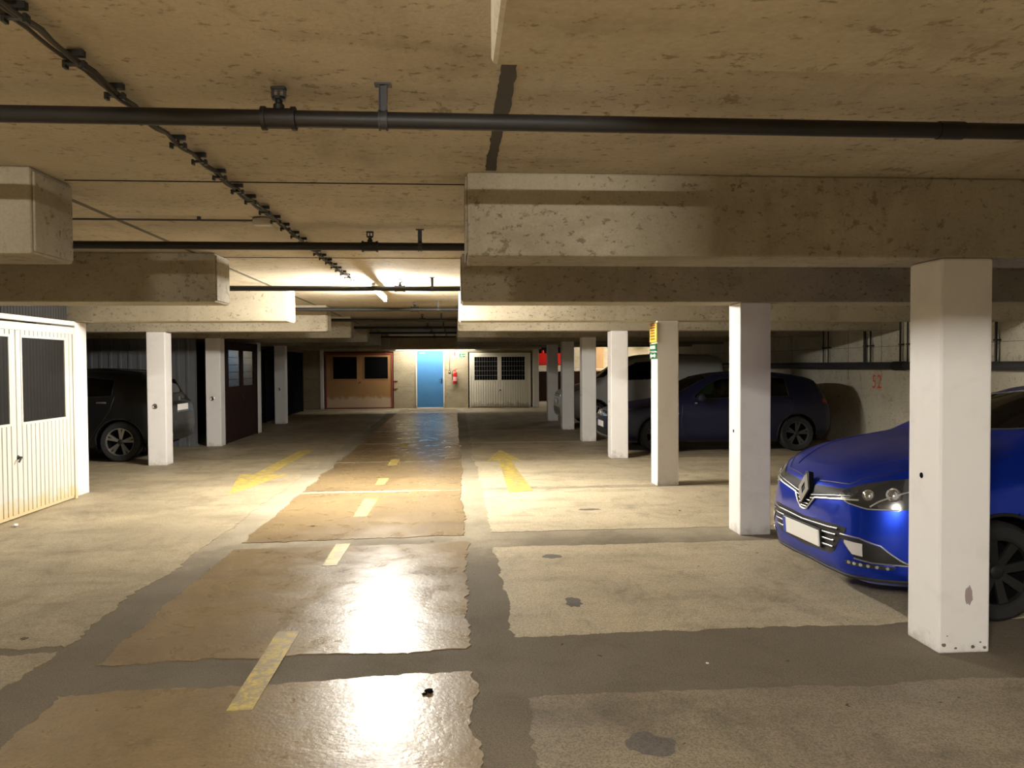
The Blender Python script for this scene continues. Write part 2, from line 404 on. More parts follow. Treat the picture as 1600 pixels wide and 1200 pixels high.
for n in range(-1, 8):
    lab = {-1: 'concrete ceiling beam left of and behind the viewpoint, outside the picture',
           0: 'stained concrete beam end block at the far left edge, nearest on the left',
           1: 'dark fronted concrete beam with a pale end face, just over the white garage door',
           2: 'sunlit-looking cream concrete beam third from the left edge, with bright white end face'}.get(n, 'concrete ceiling beam over the left row, %s back from the camera' % ordw[n])
    if n == 2: lab = 'cream lit concrete beam on the left with a glaring white end face beside the lamp'
    beam(n, 'L', lab)
o = beam(8, 'X', 'full width dark concrete beam just in front of the back wall doors')

# pillars
def pillar(n, side):
    y = Y0+SP*n; x0 = XR if side == 'R' else XL-CW
    grey = (side == 'R' and n == 2)
    root = MB().box(x0, x0+CW, y, y+CW, 0, ZB, .012).build('concrete_pillar', M['white'])
    if grey:   # grey front face on the sign pillar
        MB().box(x0+.014, x0+CW-.014, y-.0025, y+.01, .01, ZB-.005).build('grey_front', M['grey'], root)
    if side == 'R':
        MB().lathe([(0, 0), (.016, .002), (.019, -.004)], 12, Matrix.Translation((x0, y+.17, .98)) @ Matrix.Rotation(R(-90), 4, 'Y')).build('drill_hole', M['dark'], root)
    else:
        Mx = Matrix.Translation((x0+.13, y, .98)) @ Matrix.Rotation(R(90), 4, 'X')
        MB().lathe([(.045, 0), (.045, .006), (.036, .010), (.030, .006), (0, .006)], 20, Mx).build('reflector_disc', M['satin'], root, smooth=True)
        MB().lathe([(.014, .006), (.012, .016), (0, .018)], 12, Mx).build('bolt', M['black'], root)
    return root
RL = ['nearest white concrete pillar, large at the right, with a scuff low on its front',
      'white concrete pillar second from the right, left of the bright blue car',
      'grey fronted concrete pillar carrying the yellow and green signs on its aisle side',
      'bright white concrete pillar directly left of the sign pillar, covering the dark blue car front',
      'white concrete pillar at the nose of the dark blue car, fifth back in the right row',
      'concrete pillar in front of the white van nose, sixth back in the right row',
      'grey shaded narrow pillar seventh back in the right row, with a bright lit edge',
      'eighth pillar back in the right row, mostly hidden']
for n in range(8):
    if n == 7: continue
    p = pillar(n, 'R'); tag(p, RL[n], 'pillar', 'pillars along the right of the aisle')
LL = {2: 'bright white pillar at the right edge of the near white garage door',
      3: 'white pillar with a round disc, in front of the parked dark car on the left',
      4: 'white pillar with a round disc between zinc partition and dark brown garage door',
      5: 'slim visible pillar edge on the far side of the dark brown garage door',
      6: 'small grey pillar with a round disc standing before the black openings at left'}
for n in (0, 1, 2, 3, 4, 5, 6):
    p = pillar(n, 'L')
    if n > 1: tag(p, LL[n], 'pillar', 'pillars along the left of the aisle')
    else: tag(p, ['left row pillar level with the nearest right pillar, outside the picture', 'left row pillar before the near white garage door, outside the picture'][n], 'pillar', 'pillars along the left of the aisle')
# scuffs on nearest pillar
pn = bpy.data.objects['concrete_pillar']
def blob(name, cx, cz, rx, rz, y, mat, parent, seed=0):
    rnd = random.Random(seed); poly = [(cx+rx*(1+rnd.uniform(-.2, .2))*math.cos(t*.4488), -(cz+rz*(1+rnd.uniform(-.2, .2))*math.sin(t*.4488))) for t in range(14)]
    return MB().prism(poly, 0, .0015, Matrix.Translation((0, y, 0)) @ Matrix.Rotation(R(-90), 4, 'X') @ Matrix.Scale(-1, 4, (0, 0, 1))).build(name, mat, parent)
M['scuff'] = paint('tyre_scuff', (.34, .27, .27), (.6, .55, .52), .6, .9, 14)
blob('scuff', XR+.175, .325, .022, .055, Y0, M['scuff'], pn, 3)
for k, (dx, z, r) in enumerate([(.03, .05, .012), (.10, .03, .008), (.2, .035, .012), (.27, .03, .01), (.245, .06, .006), (.05, .10, .004)]):
    blob('chip', XR+dx, z, r, r*.8, Y0, M['dwall'], pn, 10+k)

# ------------------------------------------------------------------ lamps
def tube_lamp(x, y, z, L, strength, label, name='fluorescent_lamp', rz=0):
    root = empty(name, (x, y, z), rz); tag(root, label, 'lamp')
    MB().box(-.025, .025, -L/2-.03, L/2+.03, .035, .075, .008).build('batten', M['signw'], root)
    for s in (-1, 1):
        MB().box(-.02, .02, s*(L/2+.012)-.012, s*(L/2+.012)+.012, -.018, .036, .005).build('lamp_holder', M['signw'], root)
        MB().tube([(0, s*L*.33, .074), (0, s*L*.33, ZC-z)], .006, 8).build('hanger', M['steel'], root)
    MB().tube([(0, -L/2, 0), (0, L/2, 0)], .014, 12).build('lamp_tube', emission('tube_glow_%s' % label[:6], LAMP_COL, strength), root, smooth=True)
    return root
tube_lamp(-.93, 9.80, 2.52, 1.5, LAMP_MAIN, 'glowing fluorescent tube lamp hung under the ceiling beyond the second pipe')
tube_lamp(-.93, -1.15, 2.52, 1.5, LAMP_NEAR, 'fluorescent tube lamp behind the viewpoint, outside the picture')
tube_lamp(-.75, 28.64, 2.36, 2.6, LAMP_WALL, 'fluorescent tube lamp across the aisle above the blue door, hidden behind the last beam', rz=R(90))
for x0, x1, lab in ((.78, 3.2, 'right'), (XWL, -2.2, 'left')):  # unseen soffit boxes, added to cut the wall lamp's light off diagonally
    struct(MB().box(x0, x1, 28.52, YB, ZB+.005, ZC).build('soffit_right' if lab == 'right' else 'soffit_left', M['beam']))
tube_lamp(8.8, 33.6, 2.5, 1.5, LAMP_FAR, 'fluorescent tube lamp over the far passage, outside the picture')

# ------------------------------------------------------------------ sprinkler pipes
PY = [2.83, 5.81, 8.97, 12.28, 15.15, 18.2, 21.15, 24.2]
for i, y in enumerate(PY):
    root = empty('sprinkler_pipe', (0, y, 2.52))
    tag(root, ['dark sprinkler pipe crossing the whole top of the picture, nearest', 'second dark sprinkler pipe, crossing above the left beams',
               'sprinkler pipe passing directly in front of the glowing lamp', 'pale lit sprinkler pipe just beyond the glowing lamp',
               'fifth sprinkler pipe back, dark, past the lamp', 'sixth sprinkler pipe back, in the dark ceiling zone',
               'seventh sprinkler pipe back, in the dark ceiling zone', 'farthest sprinkler pipe before the back wall'][i], 'pipe', 'sprinkler pipes under the ceiling')
    r = .030
    MB().tube([(-4.6, 0, 0), (7.8, 0, 0)], r, 16).build('pipe', M['pipe'], root, smooth=True)
    x = -.62
    t = MB(); t.tube([(x-.055, 0, 0), (x+.055, 0, 0)], .036, 16)
    for s in (-1, 1): t.tube([(x+s*.06, 0, 0), (x+s*.045, 0, 0)], .042, 16)
    tee = t.build('tee_fitting', M['pipe'], root, smooth=True)
    h = MB(); Mt = Matrix.Translation((x, 0, .03))
    h.lathe([(.020, 0), (.020, .018), (.013, .024), (.013, .034), (.024, .036), (.024, .046), (.012, .048)], 14, Mt)
    for s in (-1, 1): h.box(x+s*.021-.0045, x+s*.021+.0045, -.006, .006, .073, .105)
    h.box(x-.004, x+.004, -.004, .004, .073, .105); h.box(x-.027, x+.027, -.014, .014, .1, .112, .003)
    h.build('sprinkler_head', M['black'], root, smooth=True)
    g = MB(); xh = -.25
    g.box(xh-.013, xh+.013, -.004, .004, .03, ZC-2.52, .0); g.box(xh-.03, xh+.03, -.02, .02, ZC-2.526, ZC-2.52)
    for s in (-1, 1): g.box(xh+s*.013-.002, xh+s*.013+.002, -.012, .012, .03, ZC-2.52)
    g.build('hanger_strap', M['gpipe'], root)
    k = MB()
    for s in (-1, 1): k.tube([(xh+s*.013-.003, 0, 0), (xh+s*.013+.003, 0, 0)], .037, 16)
    k.tube([(xh-.012, 0, 0), (xh+.012, 0, 0)], .033, 16)
    k.build('pipe_clamp', M['gpipe'], root, smooth=True)
    if i == 0:
        for xs in (1.9, 4.9):
            MB().tube([(xs-.05, 0, 0), (xs+.05, 0, 0)], .034, 16).build('coupling', M['pipe'], root, smooth=True)

# cable run along the ceiling
cab = empty('cable_run', (-1.19, 0, 2.62)); tag(cab, 'bundle of grey cables clipped along the ceiling, running towards the glowing lamp', 'cable')
def sag(k, y):
    ph = (y*3.0) % 1
    return (.012*(k-1)+.012*math.sin(y*2.1+k*2) , -.008*math.sin(math.pi*ph)*(1+k*.6)-.004*k + .004*math.sin(y*5+k))
for k in range(3):
    pts = []; y = .2
    while y < 8.9:
        dx, dz = sag(k, y); tt = max(0, (y-8.0))/.9
        pts.append((dx+.06*tt*(y > 0)+(y-4)*.006, y, dz-.002)); y += .055
    MB().tube(pts, .0065 if k != 1 else .008, 6).build('cable', M['cable'], cab, smooth=True)
clip0 = None; y = .45; j = 0
while y < 8.9:
    x = (y-4)*.006
    if clip0 is None:
        c = MB().box(-.035, .035, -.012, .012, -.026, -.016, .003); c.box(-.03, .03, -.01, .01, .002, .022); c.box(-.004, .004, -.006, .006, -.02, .018)
        c.box(.024, .034, -.012, .012, -.036, -.012); c.box(-.034, -.024, -.012, .012, -.036, -.012)
        clip0 = c.build('cable_clip', M['black'], cab); clip0.location = (x, y, 0)
    else: dup(clip0, cab, (x, y, 0))
    y += .30+.03*math.sin(j*2.3); j += 1
cd = empty('ceiling_conduit', (0, 5.38, 2.63)); tag(cd, 'thin conduit across the ceiling between the left beam end and the cable run', 'conduit')
MB().tube([(-4.6, 0, 0), (-1.32, .02, 0)], .007, 8).build('conduit', M['cable'], cd, smooth=True)
MB().box(-1.36, -1.24, -.03, .05, -.035, .015, .006).build('junction_box', M['satin'], cd)
for x in (-4, -3.3, -2.62, -1.72): MB().box(x-.012, x+.012, -.01, .01, -.008, .02).build('conduit_clip', M['black'], cd)
cd = empty('ceiling_conduit', (0, YB-.1, 2.3)); tag(cd, 'thin pipe along the top of the back wall', 'conduit')
MB().tube([(-4.9, 0, 0), (3.1, 0, 0)], .012, 8).build('conduit', M['gpipe'], cd, smooth=True)

# ------------------------------------------------------------------ painted floor markings
def marking(name, poly, label, cat='road marking', group=None, h=.0065):
    x = sum(p[0] for p in poly)/len(poly); y = sum(p[1] for p in poly)/len(poly)
    o = MB().prism([(a-x, b-y) for a, b in poly], -.0012, .0012).build(name, M['yellow'])
    o.location = (x, y, h); tag(o, label, cat, group); return o
for (a, b, w), lab in zip([(4.76, 3.68, .105), (7.07, 6.31, .10), (9.45, 8.34, .13), (11.15, 10.56, .11), (13.41, 12.64, .13), (16.0, 15.4, .12)],
        ['worn yellow centre dash nearest the camera, broken by the dark cross strip', 'short faded yellow dash just beyond the shiny foreground slab', 'faint long yellow dash, third from the camera',
         'small bright yellow dash, fourth from the camera', 'small yellow dash, fifth from the camera', 'faint farthest yellow dash']):
    marking('lane_dash', [(-1.035-w/2+.0, b), (-1.0+w/2-.02, b), (-1.0+w/2-.01, a), (-1.06-w/2+.02, a)], lab, group='yellow dashes along the lane centre')
marking('painted_arrow', [(-2.87, 9.9), (-2.52, 11.8), (-2.78, 11.75), (-2.72, 15.05), (-2.99, 15.05), (-3.02, 11.8), (-3.24, 11.82)], 'yellow floor arrow on the left lane pointing towards the camera', h=.0055)
marking('painted_arrow', [(.68, 9.75), (1.0, 9.85), (.94, 13.0), (1.12, 12.98), (.86, 14.7), (.55, 13.05), (.74, 13.02)], 'yellow floor arrow on the right lane pointing away from the camera', h=.0055)
# debris
def pebble(name, loc, r, mat, label, cat, sq=.5, seed=0):
    bm = bmesh.new(); bmesh.ops.create_icosphere(bm, subdivisions=2, radius=r); rnd = random.Random(seed)
    for v in bm.verts: v.co *= 1+rnd.uniform(-.3, .3); v.co.z *= sq
    zmin = min(v.co.z for v in bm.verts)
    for v in bm.verts: v.co.z -= zmin
    me = bpy.data.meshes.new(name); bm.to_mesh(me); bm.free(); me.materials.append(mat)
    o = bpy.data.objects.new(name, me); COL.objects.link(o); o.location = loc; tag(o, label, cat); return o
pebble('paper_scrap', (-4.5, 8.19, .004), .028, M['signw'], 'crumpled white scrap on the floor near the white garage door', 'litter', .5, 1)
pebble('dirt_clump', (-.14, 3.80, .005), .022, M['dark'], 'small black clump on the shiny slab by the dark cross strip', 'litter', .35, 2)
pebble('dirt_clump', (-.16, 3.78, .005), .012, M['dark'], 'tiny black crumb beside the black clump on the shiny slab', 'litter', .35, 3)
pebble('leaf_scrap', (-1.45, 7.9, .005), .02, M['dwall'], 'dark dry leaf scrap left of the faint yellow dash', 'litter', .25, 4)
pebble('paper_scrap', (1.36, 4.05, 0.001), .008, M['signw'], 'tiny white scrap on the dark strip before the nearest pillar', 'litter', .4, 5)

# ------------------------------------------------------------------ garage doors (local: x along width, -y outwards)
def garage_door(name, loc, rz, Wd, H, label, mats, wins, slat=.085, parts=True, handle=(1.25, .72), win_z=(1.0, 1.97), bars=True, header=True, frame=None, ribs=True, barm=None):
    root = empty(name, loc, rz); tag(root, label, 'garage door')
    mD, mF, mW = mats; z0, z1 = win_z; fw = .06
    MB().box(0, fw, -.02, .08, 0, H, .004).build('side_post', mF, root); MB().box(Wd-fw, Wd, -.02, .08, 0, H, .004).build('side_post', mF, root)
    MB().box(0, Wd, -.025, .08, H-.085, H, .004).build('head_rail', mF, root)
    if header:
        MB().box(-.02, Wd-.06, -.045, .04, H+.02, H+.075, .004).build('upper_rail', mF, root)
    MB().box(fw, Wd-fw, .0, .03, .012, .05, .003).build('bottom_rail', mF, root)
    # slats: pressed vertical ribs, cut away at the windows
    def cuts(a, b):
        mid = (a+b)/2
        for (w0, w1) in wins:
            if w0 < mid < w1: return [(.05, z0), (z1, H-.085)]
        return [(.05, H-.085)]
    edges = [fw]; grid = sorted([fw, Wd-fw]+[w for p in wins for w in p])
    spans = list(zip(grid, grid[1:])); joined = MB(); protos = {}
    for a, b in spans:
        if b-a < .01: continue
        n = max(1, round((b-a)/slat)) if ribs else 1; w = (b-a)/n
        for i in range(n):
            for (c, d) in cuts(a+i*w, a+(i+1)*w):
                if ribs:
                    g = .006
                    vs = [(g, 0), (g+.004, -.010), (w-g-.004, -.010), (w-g, 0), (w-g+.001, .010), (w, .010), (w, .014), (0, .014), (0, .010), (g-.001, .010)]
                else: vs = [(0, 0), (w, 0), (w, .015), (0, .015)]
                if parts:
                    key = (round(w, 4), round(c, 3), round(d, 3))
                    if key in protos: dup(protos[key], root, (a+i*w, 0, c))
                    else:
                        o = MB().prism(vs, 0, d-c).build('slat', mD, root); o.location = (a+i*w, 0, c); protos[key] = o
                else: joined.prism([(x+a+i*w, y) for x, y in vs], c, d)
    if not parts: joined.build('door_leaf', mD, root)
    for (a, b) in wins:
        f = MB(); t = .022
        f.box(a-.004, a+t, -.012, .016, z0-.004, z1+.004); f.box(b-t, b+.004, -.012, .016, z0-.004, z1+.004)
        f.box(a+t, b-t, -.012, .016, z0-.004, z0+t); f.box(a+t, b-t, -.012, .016, z1-t, z1+.004)
        fo = f.build('window_frame', mD, root)
        MB().box(a+t, b-t, .006, .010, z0+t, z1-t).build('pane', mW, fo)
        if bars:
            q = MB(); n = 9
            for i in range(1, n): x = a+t+(b-a-2*t)*i/n; q.box(x-.0022, x+.0022, -.004, .0, z0+t, z1-t)
            for i in range(1, 5): z = z0+t+(z1-z0-2*t)*i/5; q.box(a+t, b-t, -.004, .0, z-.003, z+.003)
            q.build('wire_grille', barm or M['satin'], fo)
    hx, hz = handle
    hb = MB().lathe([(.024, 0), (.024, .008), (.012, .012), (.012, .045), (0, .046)], 14, Matrix.Translation((hx, -.008, hz)) @ Matrix.Rotation(R(90), 4, 'X'))
    hb.tube([(hx-.002, -.05, hz), (hx-.03, -.055, hz-.01), (hx-.055, -.05, hz-.045)], .010, 8)
    hb.build('door_handle', M['black'], root, smooth=True)
    return root
gd = garage_door('garage_door', (XL+.05, 7.40, .004), R(90), 2.52, 2.12, 'white ribbed garage door with dark windows at the left edge, front left', (M['gwhite'], M['gwhite'], M['dark']), [(.18, 1.12), (1.33, 2.29)], handle=(1.235, .66), win_z=(1.01, 1.98), bars=False)
# near windows show a faintly ribbed blind behind the glass
for a, b in ((.20, 1.10), (1.35, 2.27)):
    q = MB(); n = 14
    for i in range(n): x = a+(b-a)*i/n; q.prism([(x, .0), (x+(b-a)/n*.5, -.004), (x+(b-a)/n, .0)], 1.03, 1.96)
    q.build('ribbed_blind', plain('blind', (.012, .011, .010), .6, spec=.1), gd)
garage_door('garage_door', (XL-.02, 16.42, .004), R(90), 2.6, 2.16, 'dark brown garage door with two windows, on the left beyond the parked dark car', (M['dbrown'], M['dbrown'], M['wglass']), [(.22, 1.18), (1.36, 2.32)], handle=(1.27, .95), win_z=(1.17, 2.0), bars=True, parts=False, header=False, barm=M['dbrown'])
garage_door('garage_door', (-4.85, YB-.02, .004), 0, 2.52, 2.12, 'ochre brown garage door in red frame on the back wall, stained white along its foot', (M['brown'], M['redox'], M['dark']), [(.27, 1.20), (1.44, 2.36)], handle=(1.3, 1.0), win_z=(1.11, 1.98), bars=False, parts=False, header=False, ribs=False)
garage_door('garage_door', (.57, YB-.02, .004), 0, 2.35, 2.10, 'cream ribbed garage door with wire grille windows, right of the blue door', (M['gwhite2'], M['gwhite2'], M['dark']), [(.17, 1.09), (1.20, 2.14)], handle=(1.18, .67), win_z=(1.03, 1.96), bars=True, parts=False, header=False, slat=.095)
for i, (ya, lab) in enumerate(((19.55, 'near black navy garage door in the dark bay left of the aisle, nearer one'), (22.6, 'near black navy garage door in the dark bay at left, beyond the small grey pillar'), (25.6, 'near black navy garage door at left, last before the back wall'))):
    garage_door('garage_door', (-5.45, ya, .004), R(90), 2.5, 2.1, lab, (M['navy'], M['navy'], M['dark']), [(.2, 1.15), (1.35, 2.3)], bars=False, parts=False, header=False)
# red brackets beside the ochre door
br = empty('wall_bracket', (-2.28, YB, .75)); tag(br, 'small red oxide bracket on the wall right of the ochre garage door', 'bracket')
for z in (0, .29): MB().box(-.02, .13, -.03, 0, z-.018, z+.018, .004).build('bracket_arm', M['redox'], br)
MB().box(-.03, .0, -.03, 0, -.02, .31, .004).build('bracket_bar', M['redox'], br)
# white post right of the cream door
wp = MB().box(3.005, 3.22, YB-.12, YB+.25, 0, ZB, .006).build('door_post', M['white']); tag(wp, 'chipped white post at the right end of the back wall', 'post')
wp = MB().box(-5.02, -4.90, YB-.12, YB, 0, ZB, .006).build('door_post', M['white']); tag(wp, 'narrow white post left of the ochre garage door', 'post')

# blue steel door
dr = empty('door_1', (-1.46, YB, 0)); dr['kind'] = 'structure'
MB().box(.045, 1.035, -.045, .0, .03, 2.12, .004).build('door_leaf', M['bluedoor'], dr)
for a, b in ((0, .045), (1.035, 1.08)): MB().box(a, b, -.05, .12, 0, 2.17, .004).build('door_frame', M['gwhite2'], dr)
MB().box(.045, 1.035, -.05, .12, 2.12, 2.17, .004).build('door_frame', M['bluedoor'], dr)
MB().box(.045, 1.035, -.06, .1, 0, .028, .004).build('threshold', M['satin'], dr)
MB().box(.16, .34, -.085, -.045, 2.075, 2.115, .005).build('door_closer', M['signw'], dr)
hh = MB().box(.955, .985, -.055, -.045, .93, 1.14, .003)
hh.tube([(.97, -.05, 1.09), (.97, -.095, 1.09), (.86, -.10, 1.09)], .012, 8); hh.tube([(.97, -.05, 1.0), (.97, -.07, 1.0)], .014, 10)
hh.build('door_handle', M['black'], dr, smooth=True)

# fire extinguisher, signs, switch on the back wall
ex = empty('fire_extinguisher', (.02, YB-.09, .93)); tag(ex, 'red fire extinguisher hanging on the wall right of the blue door', 'fire extinguisher')
MB().lathe([(.0, 0), (.07, .0), (.08, .02), (.08, .36), (.072, .41), (.04, .455), (.028, .47), (.028, .49)], 20).build('cylinder', M['red'], ex, smooth=True)
MB().lathe([(.081, .10), (.081, .26)], 20).build('paper_band', plain('extinguisher_label', (.75, .35, .33), .5), ex, smooth=True)
v = MB().lathe([(.02, .48), (.022, .52), (.012, .54)], 12); v.tube([(0, 0, .53), (.09, -.02, .575)], .009, 8); v.tube([(0, 0, .52), (.085, -.02, .53)], .009, 8)
v.build('valve', M['red'], ex, smooth=True)
MB().tube([(-.02, 0, .51), (-.09, -.01, .48), (-.11, -.01, .36), (-.10, -.01, .22), (-.09, 0, .12)], .011, 8).build('hose', M['black'], ex, smooth=True)
MB().box(-.03, .03, .06, .09, .30, .40).build('wall_hook', M['black'], ex)
def flat(parent, name, mat, polys, y=-.004, t=.002):
    b = MB()
    for p in polys: b.prism([(x, -z) for x, z in p], 0, t, Matrix.Translation((0, y, 0)) @ Matrix.Rotation(R(-90), 4, 'X') @ Matrix.Scale(-1, 4, (0, 0, 1)) if False else Matrix.Translation((0, y, 0)) @ Matrix(((1, 0, 0, 0), (0, 0, -1, 0), (0, -1, 0, 0), (0, 0, 0, 1))))
    return b.build(name, mat, parent)
def rect(a, b, c, d): return [(a, c), (b, c), (b, d), (a, d)]
sg = empty('fire_point_sign', (-.10, YB, 1.96)); tag(sg, 'white square sign with a dark symbol above the fire extinguisher', 'sign')
MB().box(0, .21, -.006, 0, 0, .2, .001).build('sign_board', M['signw'], sg)
flat(sg, 'symbol', M['signr'], [rect(.095, .145, .03, .17), rect(.07, .17, .155, .175), rect(.06, .08, .09, .165), rect(.105, .135, .02, .05)], -.0065)
flat(sg, 'flame_symbol', M['red'], [rect(.02, .04, .06, .12)], -.0065)
sg = empty('exit_sign', (.135, YB, 1.935)); tag(sg, 'green and white escape route sign right of the fire point sign', 'sign')
MB().box(0, .28, -.006, 0, 0, .135, .001).build('sign_board', M['signg'], sg)
flat(sg, 'symbol', M['signw'], [rect(.0, .05, .01, .125), [(.12, .11), (.14, .125), (.155, .11), (.14, .095)], [(.10, .09), (.15, .09), (.19, .05), (.175, .04)], [(.10, .02), (.14, .07), (.125, .08), (.085, .03)], [(.15, .05), (.17, .015), (.185, .02), (.165, .06)], [(.20, .06), (.25, .06), (.25, .035), (.278, .07), (.25, .105), (.25, .08), (.20, .08)]], -.0065)
sw = empty('light_switch', (-.19, YB, 1.38)); tag(sw, 'small surface mounted switch with a cable, left of the fire extinguisher', 'switch')
MB().box(-.04, .04, -.035, 0, -.045, .045, .006).build('switch_box', M['cable'], sw); MB().box(-.018, .018, -.045, -.035, -.02, .02, .003).build('rocker', M['signw'], sw)
MB().tube([(0, -.012, .04), (0, -.012, .84)], .008, 8).build('switch_cable', M['cable'], sw)

# ------------------------------------------------------------------ zinc partitions
def partition(name, loc, rz, length, h, label, mat, pitch=.19, cat='partition'):
    root = empty(name, loc, rz); tag(root, label, cat); n = int(length/pitch); pr = None
    for i in range(n):
        if pr is None:
            w = pitch
            pr = MB().prism([(0, 0), (.022, 0), (.034, .022), (w-.034, .022), (w-.022, 0), (w-.004, 0), (w-.004, .004), (w-.024, .004), (w-.032, .026), (.032, .026), (.020, .004), (0, .004)], 0, h).build('sheet_panel', mat, root)
        else: dup(pr, root, (i*pitch, 0, 0))
    MB().box(0, n*pitch, .026, .045, 0, .05).build('foot_rail', mat, root); MB().box(0, n*pitch, .026, .045, h-.05, h).build('top_rail', mat, root)
    return root
partition('zinc_partition', (XWL+.03, 16.13, .004), 0, 5.45, 2.5, 'grey zinc sheet partition behind the parked dark car on the left', M['corr'])
partition('zinc_partition', (XWL+.03, 10.12, .004), 0, 5.4, 2.5, 'zinc sheet side wall of the near white garage, mostly hidden', M['corrd'])
partition('zinc_partition', (XWL+.03, 7.3, .004), 0, 5.75, 2.5, 'zinc sheet side wall on the near side of the white garage, out of view', M['corrd'])
partition('zinc_partition', (XWL+.03, 19.2, .004), 0, 5.4, 2.5, 'zinc sheet side wall beyond the dark brown garage, hidden', M['corrd'])
partition('zinc_infill', (XL-.06, 7.36, 2.22), R(90), 2.68, .42, 'dark ribbed infill sheet above the near white garage door', M['corrd'], .06, 'panel')

# ------------------------------------------------------------------ right wall: big pipe, risers, number, board joints
rp = empty('drain_pipe', (XWR-.16, 0, 1.575)); tag(rp, 'thick grey drain pipe running along the right wall at eye height', 'pipe')
MB().tube([(0, -6.8, 0), (0, 30.1, 0)], .068, 20).build('pipe', M['gpipe'], rp, smooth=True)
for y in (12.85, 6.5, 19, 25): MB().tube([(0, y-.16, 0), (0, y+.16, 0)], .080, 20).build('coupling', M['pipe'], rp, smooth=True)
for y in (9.4, 12.4, 15.4, 18.4): MB().box(-.01, .16, y-.015, y+.015, -.02, .02).build('pipe_bracket', M['gpipe'], rp)
for y, r, lab in ((15.83, .014, 'left riser of the pair nearest the dark blue car'), (15.62, .012, 'thin riser just right of the dark blue car roof'), (14.18, .024, 'thick dark riser above the red number'), (13.97, .016, 'thin riser right of the thick one above the red number'),
                  (13.0, .018, 'riser just left of the nearest pillar, above the pipe coupling'), (12.78, .014, 'thin riser touching the left edge of the nearest pillar'), (10.6, .02, 'riser seen right of the nearest pillar')):
    o = empty('riser_pipe', (XWR-.06, y, 1.64)); tag(o, lab + ', on the right wall', 'pipe', 'risers on the right wall')
    MB().tube([(0, 0, 0), (0, 0, ZC-1.64)], r, 10).build('pipe', M['pipe'], o, smooth=True)
    MB().box(-.02, .06, -r-.012, r+.012, .30, .325).build('pipe_clip', M['pipe'], o)
wr_ = bpy.data.objects['wall_right']
MB().box(XWR-.004, XWR+.01, -5, 29, 1.925, 1.932).build('board_joint', M['dwall'], wr_)
for y in (8.2, 10.9, 13.7, 14.9, 17.5): MB().box(XWR-.004, XWR+.01, y-.003, y+.003, 1.3, ZC).build('board_joint', M['dwall'], wr_)
def text_mesh(name, body, size, mat, depth=.001, sx=1):
    cu = bpy.data.curves.new('t', 'FONT'); cu.body = body; cu.size = size; cu.extrude = depth; cu.align_x = 'CENTER'; cu.align_y = 'CENTER'
    cu.space_character = 1.15
    tmp = bpy.data.objects.new('t', cu); COL.objects.link(tmp); bpy.context.view_layer.update()
    me = bpy.data.meshes.new_from_object(tmp.evaluated_get(bpy.context.evaluated_depsgraph_get())); bpy.data.objects.remove(tmp)
    for v in me.vertices: v.co.x *= sx
    me.materials.clear(); me.materials.append(mat)
    o = bpy.data.objects.new(name, me); COL.objects.link(o); return o
t = text_mesh('stencil_number', '52', .36, M['num'], .001, .85)
t.matrix_world = Matrix.Translation((XWR-.003, 13.85, 1.265)) @ Matrix(((0, 0, -1, 0), (-1, 0, 0, 0), (0, 1, 0, 0), (0, 0, 0, 1)))
tag(t, 'red stencilled number 52 on the right wall', 'number')

# signs on the third pillar (aisle side face, facing -X)
def side_sign(name, z0, z1, label, mat, wid=.30, x=XR):
    yc = Y0+6+.165; root = empty(name, (x, yc, z0), R(-90)); tag(root, label, 'sign')   # local x -> -Y, local -y -> -X
    MB().box(-wid/2, wid/2, -.008, 0, 0, z1-z0, .001).build('sign_board', mat, root); return root
sg = side_sign('notice_sign', 1.92, 2.185, 'yellow notice with dark red lettering near the top of the sign pillar', M['signy'], .36)
rnd = random.Random(5); ps = []
for k, zz in enumerate((.232, .20, .165, .13, .09, .05)):
    x = -.13+(.03 if k > 1 else 0); xe = .13-(.03 if k > 1 else 0)
    while x < xe:
        w = rnd.uniform(.015, .05); ps.append(rect(x, min(x+w, xe), zz-.009, zz+.009 if k < 2 else zz+.006)); x += w+.012
flat(sg, 'lettering', M['signr'], ps, -.0095)
flat(sg, 'border', M['signr'], [rect(-.17, .17, .003, .008), rect(-.17, .17, .252, .262)], -.0095)
sg = side_sign('direction_sign', 1.80, 1.91, 'green sign with white lettering under the yellow notice', M['signg'], .34)
flat(sg, 'lettering', M['signw'], [rect(-.14+.045*i, -.14+.045*i+.034, .035, .08) for i in range(6)] + [rect(-.165, .165, .002, .008), rect(-.165, .165, .102, .108)], -.0095)
sg = side_sign('arrow_sign', 1.70, 1.79, 'small green sign with a white double arrow, lowest on the sign pillar', M['signg'], .34)
flat(sg, 'double_arrow', M['signw'], [[(-.14, .045), (-.08, .08), (-.08, .06), (.08, .06), (.08, .08), (.14, .045), (.08, .01), (.08, .03), (-.08, .03), (-.08, .01)]], -.0095)

